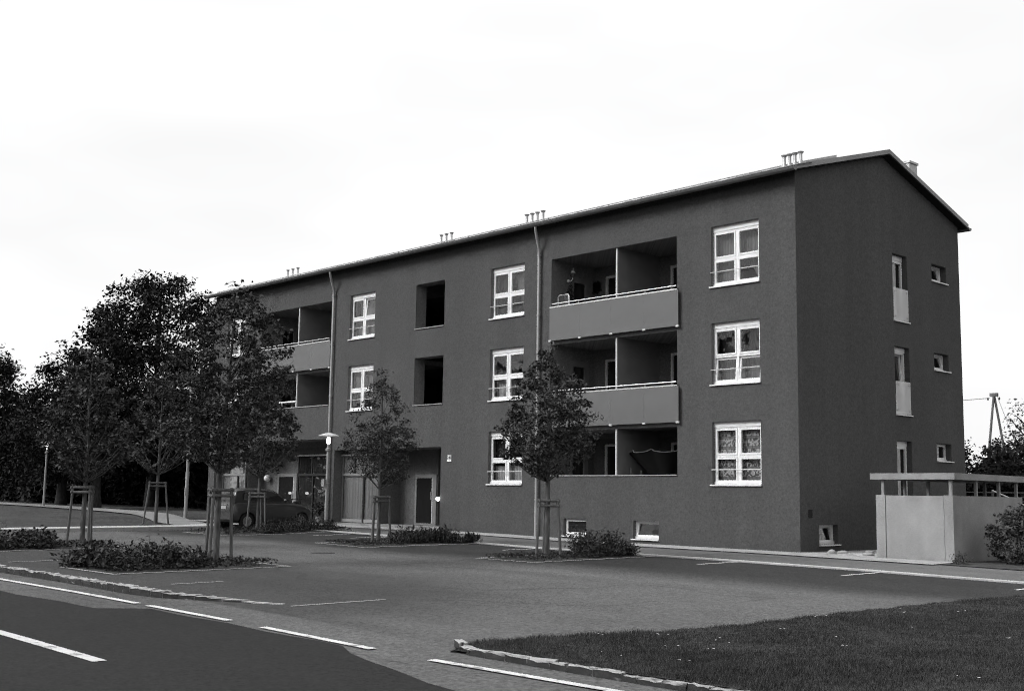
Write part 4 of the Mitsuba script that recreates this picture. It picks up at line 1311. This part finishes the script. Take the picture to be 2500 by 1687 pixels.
part(k, 'bar', MB().tube([(-.15, 11.67, 1.84), (.23, 12.1, 1.60), (.9, 12.9, 1.1)], .022, 6), 'paper')
k = thing('slatted_fence', 'thin horizontal-rail fence glimpsed under the shelter roof', 'fence')
fa, fb = np.array([-3.0, 13.2]), np.array([4.2, 20.6])
fd = (fb - fa) / np.linalg.norm(fb - fa)
for z in (.5, .85, 1.2, 1.48, 1.64, 1.80):
    part(k, 'rail', MB().tube([(*fa, z), (*fb, z)], .022, 6), 'old_wood')
for t in np.linspace(0, 1, 6):
    q = fa + (fb - fa) * t
    part(k, 'post', MB().tube([(q[0], q[1] + .05, -.3), (q[0], q[1] + .05, 1.9)], .05, 6), 'old_wood')

# ------------------------------------------------------------------ power pole and wires
k = thing('power_pole', 'wooden A-frame power pole rising behind the bushes at the right edge', 'utility pole')
P0 = np.array([-17.82, 50.47, 8.75])
for a in ((-18.75, 50.0, -.5), (-17.10, 52.0, -.5)):
    b = np.array(a)
    t = P0 + (b - P0) * .02
    part(k, 'leg', MB().tube([b, t], [.10, .075], 9), 'old_wood', 40)
part(k, 'cross_brace', MB().tube([(-18.42, 50.2, 2.9), (-17.55, 51.4, 2.9)], .05, 7), 'old_wood')
m = MB()
m.box(P0[0] - .26, P0[0] + .26, P0[1] - .1, P0[1] + .1, P0[2] - .2, P0[2] + .03)
part(k, 'head', m, 'old_wood')
for dx in (-.42, .36):
    part(k, 'insulator', MB().lathe([(.02, 0), (.06, .05), (.06, .14), (.03, .2)], (P0[0] + dx, P0[1], P0[2] - .45), 8), 'iron')
part(k, 'stay', MB().tube([P0 + [.15, .1, -.1], (-15.9, 53.8, -.4)], .014, 5), 'wire')
D = np.array([-.73, -.68, 0])
for q, (h, lb) in enumerate(((8.45, 'upper overhead wire running from the power pole behind the gable'), (3.9, 'lower faint overhead wire crossing the power pole'))):
    a = np.array([P0[0] - .25, P0[1] - .1, h])
    pts_ = [a + np.array([-1.0, -.55, 0]) * s + [0, 0, -.0016 * s * (60 - s)] for s in np.linspace(0, 60, 16)]
    single('overhead_wire', MB().tube(pts_, .022 if q == 0 else .015, 5), 'wire', lb, 'wire')

# ------------------------------------------------------------------ street lamps, pole
def street_lamp(x, y, z, h, label, lit=True):
    k = thing('street_lamp', label, 'street lamp', None)
    part(k, 'post', MB().tube([(x, y, z - .3), (x, y, z + h - .62)], [.066, .050], 12), 'lamp_post', 40)
    part(k, 'collar', MB().lathe([(.055, 0), (.10, .02), (.10, .10), (.055, .13), (.05, .24)], (x, y, z + h - .70), 14), 'roof_trim', 40)
    g = part(k, 'bowl', MB().lathe([(.04, .02), (.07, .07), (.082, .14), (.078, .22), (.05, .29)], (x, y, z + h - .46), 16), 'globe', True)
    if lit:
        scene[g]['emitter'] = {'type': 'area', 'radiance': {'type': 'rgb', 'value': [.75] * 3}}
    part(k, 'hat', MB().lathe([(.0, .0), (.20, .0), (.38, -.015), (.385, .0), (.25, .06), (.08, .10), (0, .105)], (x, y, z + h - .12), 24), 'lamp_hat', 40)
    return k


lz = float(G(-19.0, -2.07))
street_lamp(-19.01, -2.07, lz, 3.52, 'mushroom-hat street lamp with lit bowl in front of the left downpipe')
street_lamp(-47.08, -1.21, .545, 3.52, 'mushroom-hat street lamp beside the far lawn path')
k = thing('pole_box', 'small grey box strapped to the street lamp before the facade', 'box')
part(k, 'case', MB().box(-19.17, -19.0, -2.22, -2.08, lz + 1.52, lz + 1.79), 'box_grey')
part(k, 'strap', MB().lathe([(.082, 0), (.082, .03)], (-19.01, -2.07, lz + 1.63), 12), 'metal')
k = thing('flag_pole', 'slim pale metal pole on the lawn left of the building', 'pole')
pz = float(LAWN(-32.6, -.48))
part(k, 'lower_tube', MB().tube([(-32.6, -.48, pz - .3), (-32.6, -.48, pz + 2.1)], .085, 10), 'lamp_post', 40)
part(k, 'upper_tube', MB().tube([(-32.6, -.48, pz + 2.1), (-32.6, -.48, pz + 6.4)], .068, 10), 'lamp_post', 40)
part(k, 'access_door', MB().box(-32.62, -32.53, -.58, -.55, pz + 1.0, pz + 1.35), 'box_grey')

# ------------------------------------------------------------------ parked car
k = thing('parked_car', 'small dark hatchback parked nose-in before the left recess', 'car')
CX, CY, CW, CL = -20.15, -5.72, 1.58, 3.42      # centre line, rear bumper, width, length
cz = float(G(CX, CY + 1.6)) - .005


def cty(v):
    """Car space (s along the car from the tail, t across, z up) to the world."""
    v = np.asarray(v, float)
    return np.column_stack([CX + v[:, 1], CY + v[:, 0], cz + v[:, 2]])


# body: cross sections along s, superelliptic; the lower body and the cabin are lofted separately
def loft(sections, close=True, n=28):
    V, F = [], []
    for (s, w, z0, z1, e) in sections:
        a = np.linspace(0, 2 * np.pi, n, endpoint=False)
        c, q = np.cos(a), np.sin(a)
        x = np.sign(c) * np.abs(c) ** e * w / 2
        z = (z0 + z1) / 2 + np.sign(q) * np.abs(q) ** e * (z1 - z0) / 2
        V.append(np.column_stack([np.full(n, s), x, z]))
    for i in range(len(sections) - 1):
        for j in range(n):
            F.append((i * n + j, i * n + (j + 1) % n, (i + 1) * n + (j + 1) % n, (i + 1) * n + j))
    F = np.array(F)
    F = np.vstack([F[:, [0, 1, 2]], F[:, [0, 2, 3]]])
    V = np.vstack(V)
    for i0, s in ((0, sections[0]), ((len(sections) - 1) * n, sections[-1])):
        V = np.vstack([V, [[s[0], 0, (s[2] + s[3]) / 2]]])
        F = np.vstack([F, [(len(V) - 1, i0 + (j + 1) % n, i0 + j) if i0 == 0 else (len(V) - 1, i0 + j, i0 + (j + 1) % n) for j in range(n)]])
    return V, F


low = [(.0, 1.36, .36, .80, .5), (.05, 1.50, .26, .94, .38), (.25, 1.58, .20, .97, .33), (.9, 1.60, .18, .96, .3), (1.8, 1.60, .18, .95, .3), (2.4, 1.58, .18, .94, .32), (2.9, 1.54, .19, .88, .36), (3.2, 1.44, .22, .80, .42), (3.38, 1.22, .28, .66, .5), (3.42, 1.0, .34, .58, .6)]
V, F = loft(low)
hull = m3.Manifold(m3.Mesh(V.astype(np.float32), F.astype(np.uint32)))
if hull.volume() < 0:
    hull = m3.Manifold(m3.Mesh(V.astype(np.float32), F[:, ::-1].astype(np.uint32)))
WB = ((.56, .0), (2.84, .0))
for s, _ in WB:
    for t in (-1, 1):
        arch = m3.Manifold.cylinder(.5, .335, .335, 28).rotate((90, 0, 0)).translate((s, (.55 if t > 0 else -.95) + .5 + (.05 if t > 0 else -.05), .28))
        hull -= arch
hm = hull.to_mesh()
part(k, 'body', (cty(hm.vert_properties[:, :3]), hm.tri_verts), 'car_paint', 35)
cab = [(.06, 1.26, .82, 1.00, .5), (.12, 1.34, .80, 1.30, .42), (.22, 1.30, .80, 1.405, .40), (.60, 1.28, .80, 1.44, .40), (1.2, 1.26, .80, 1.445, .40), (1.65, 1.24, .80, 1.42, .42), (2.0, 1.26, .80, 1.26, .45), (2.3, 1.32, .80, 1.06, .5), (2.5, 1.36, .80, .92, .55)]
V, F = loft(cab)
part(k, 'cabin', (cty(V), F), 'car_paint', 35)


def side_glass(pts, name='side_window'):
    """Window quads laid on the cabin flanks, a few mm proud."""
    for sg in (1, -1):
        v = []
        for s, z in pts:
            wd = np.interp(s, [c[0] for c in cab], [c[1] for c in cab]) / 2
            z0 = .80
            z1 = np.interp(s, [c[0] for c in cab], [c[3] for c in cab])
            q = np.clip(abs((z - (z0 + z1) / 2) / ((z1 - z0) / 2)), 0, .999)
            e = np.interp(s, [c[0] for c in cab], [c[4] for c in cab])
            x = wd * (1 - q ** (2 / e)) ** (e / 2)
            v.append((s, sg * (x + .012), z))
        part(k, name, (cty(v), [(0, i, i + 1) for i in range(1, len(v) - 1)]), 'car_glass')


side_glass([(1.30, 1.00), (2.12, 1.00), (2.05, 1.10), (1.72, 1.32), (1.30, 1.36)])
side_glass([(.46, 1.02), (1.22, 1.00), (1.22, 1.36), (.52, 1.34), (.40, 1.20)])
part(k, 'rear_window', (cty([(.045, -.50, 1.00), (.045, .50, 1.00), (.095, .47, 1.22), (.155, .43, 1.33), (.155, -.43, 1.33), (.095, -.47, 1.22)]), [(0, 1, 2), (0, 2, 5), (5, 2, 3), (5, 3, 4)]), 'car_glass')
part(k, 'windscreen', (cty([(1.74, -.46, 1.385), (1.74, .46, 1.385), (2.40, .60, 1.0), (2.40, -.60, 1.0)]), [(0, 1, 2), (0, 2, 3)]), 'car_glass')
for sg in (1, -1):
    part(k, 'tail_light', MB(cty).box(-.012, .10, sg * .62 - .05, sg * .62 + .05, .82, 1.18), 'lens_red')
    part(k, 'headlight', MB(cty).ball((3.25, sg * .50, .66), .10, 10, 1.1, 1.0, .8), 'alloy', True)
    part(k, 'wing_mirror', MB(cty).ball((2.05, sg * .86, 1.02), .085, 10, .7, 1.0, .75), 'car_paint', True)
    part(k, 'sill_line', MB(cty).box(.9, 2.5, sg * .80 - .012, sg * .80 + .012, .38, .42), 'bumper')
part(k, 'number_plate', MB(cty).box(-.016, .02, -.26, .26, .70, .81), 'plate')
part(k, 'plate_lamp_strip', MB(cty).box(-.012, .03, -.30, .30, .835, .87), 'alloy')
m = MB(cty)
m.box(-.045, .10, -.72, .72, .34, .55)
part(k, 'rear_bumper', m, 'bumper')
for s, _ in WB:
    for sg in (1, -1):
        o = cty([(s, sg * .70, .28)])[0]
        m = MB()
        prof = np.array([(-.085, .18), (-.085, .25), (-.06, .28), (.06, .28), (.085, .25), (.085, .18)])
        an = np.linspace(0, 2 * np.pi, 29)[:-1]
        v = np.stack([np.broadcast_to(prof[:, None, 0], (6, 28)), prof[:, None, 1] * np.cos(an), prof[:, None, 1] * np.sin(an)], -1).reshape(-1, 3) + o
        f = np.array([(i * 28 + j, i * 28 + (j + 1) % 28, (i + 1) * 28 + (j + 1) % 28, (i + 1) * 28 + j) for i in range(5) for j in range(28)])
        m.add(v, np.vstack([f[:, [0, 1, 2]], f[:, [0, 2, 3]]]))
        wk = part(k, 'wheel', m, 'rubber', 40)
        m = MB()
        m.add(np.vstack([[o + [.055 * sg, 0, 0]], np.column_stack([np.full(28, o[0] + .075 * sg), o[1] + .178 * np.cos(an), o[2] + .178 * np.sin(an)])]), [(0, 1 + j, 1 + (j + 1) % 28) for j in range(28)])
        for q in range(6):
            a = q * math.pi / 3
            m.tube([o + [.085 * sg, .03 * math.cos(a), .03 * math.sin(a)], o + [.085 * sg, .17 * math.cos(a), .17 * math.sin(a)]], .018, 5)
        part(wk, 'rim', m, 'alloy', 40)
part(k, 'wiper', MB(cty).tube([(.035, -.02, .985), (.10, .32, 1.14)], .010, 5), 'rubber')

# ------------------------------------------------------------------ motor scooter beyond the car
k = thing('motor_scooter', 'dark motor scooter beyond the car, mirror faces coloured white as reflected sky', 'scooter')
sx, sy = -21.75, -1.55
sz = float(G(sx, sy))
dv = np.array([.64, .77, 0])       # handlebar direction
fv = np.array([-.77, .64, 0])      # riding direction
o = np.array([sx, sy, sz])


def sp(f_, s_, z_):
    return o + fv * f_ + dv * s_ + np.array([0, 0, z_])


for f_ in (.55, -.65):
    m = MB()
    c = sp(f_, 0, .25)
    an = np.linspace(0, 2 * np.pi, 25)
    m.tube([c + fv * .19 * math.cos(a) + np.array([0, 0, .19 * math.sin(a)]) for a in an], .055, 7, False)
    m.tube([c - dv * .04, c + dv * .04], .08, 10)
    part(k, 'wheel', m, 'rubber', 40)
m = MB()
for pts_, rr in (([sp(.55, 0, .25), sp(.40, 0, .65), sp(.30, 0, 1.0)], [.06, .09, .06]), ([sp(.36, 0, .5), sp(.20, 0, .22), sp(-.2, 0, .22), sp(-.4, 0, .45)], [.14, .12, .14, .2]), ([sp(-.25, 0, .55), sp(-.6, 0, .62), sp(-.95, 0, .66)], [.18, .2, .10])):
    m.tube(pts_, rr, 10)
part(k, 'body', m, 'car_paint', True)
part(k, 'seat', MB().tube([sp(-.2, 0, .78), sp(-.55, 0, .80), sp(-.85, 0, .83)], [.10, .14, .09], 10), 'rubber', True)
part(k, 'handlebar', MB().tube([sp(.25, -.34, 1.0), sp(.30, 0, 1.02), sp(.25, .34, 1.0)], .018, 7), 'rubber')
for s_ in (-.33, .33):
    part(k, 'mirror_arm', MB().tube([sp(.27, s_ * .8, 1.02), sp(.27, s_, 1.2)], .008, 5), 'rubber')
    part(k, 'mirror', MB().add(np.vstack([[sp(.26, s_, 1.24)], [sp(.26, s_, 1.24) + dv * .072 * math.cos(a) + np.array([0, 0, .055 * math.sin(a)]) + fv * .02 * math.sin(a) for a in np.linspace(0, 2 * np.pi, 17)[:-1]]]), [(0, 1 + j, 1 + (j + 1) % 16) for j in range(16)]), 'paper')  # mirror faces coloured plain white in place of the sky they reflect
    part(k, 'indicator', MB().ball(sp(.30, s_ * 1.55, 1.22), .022, 6), 'lens_red')
k = thing('plant_pot', 'plant pot with dark foliage by the left recess, beside the lamp', 'plant pot')
part(k, 'pot', MB().lathe([(0, 0), (.14, 0), (.19, .32), (.16, .32), (.15, .28), (0, .28)], (-22.6, .1, .17), 14), 'box_grey')
r = np.random.default_rng(88)
part(k, 'leaves', leaf_quads(np.array([-22.6, .1, .75]) + r.normal(0, 1, (260, 3)) * [.17, .15, .17], .12, r), 'leaf_low')
tell_apart('field stones along the gable foot', '{} of the eight field stones along the gable foot')
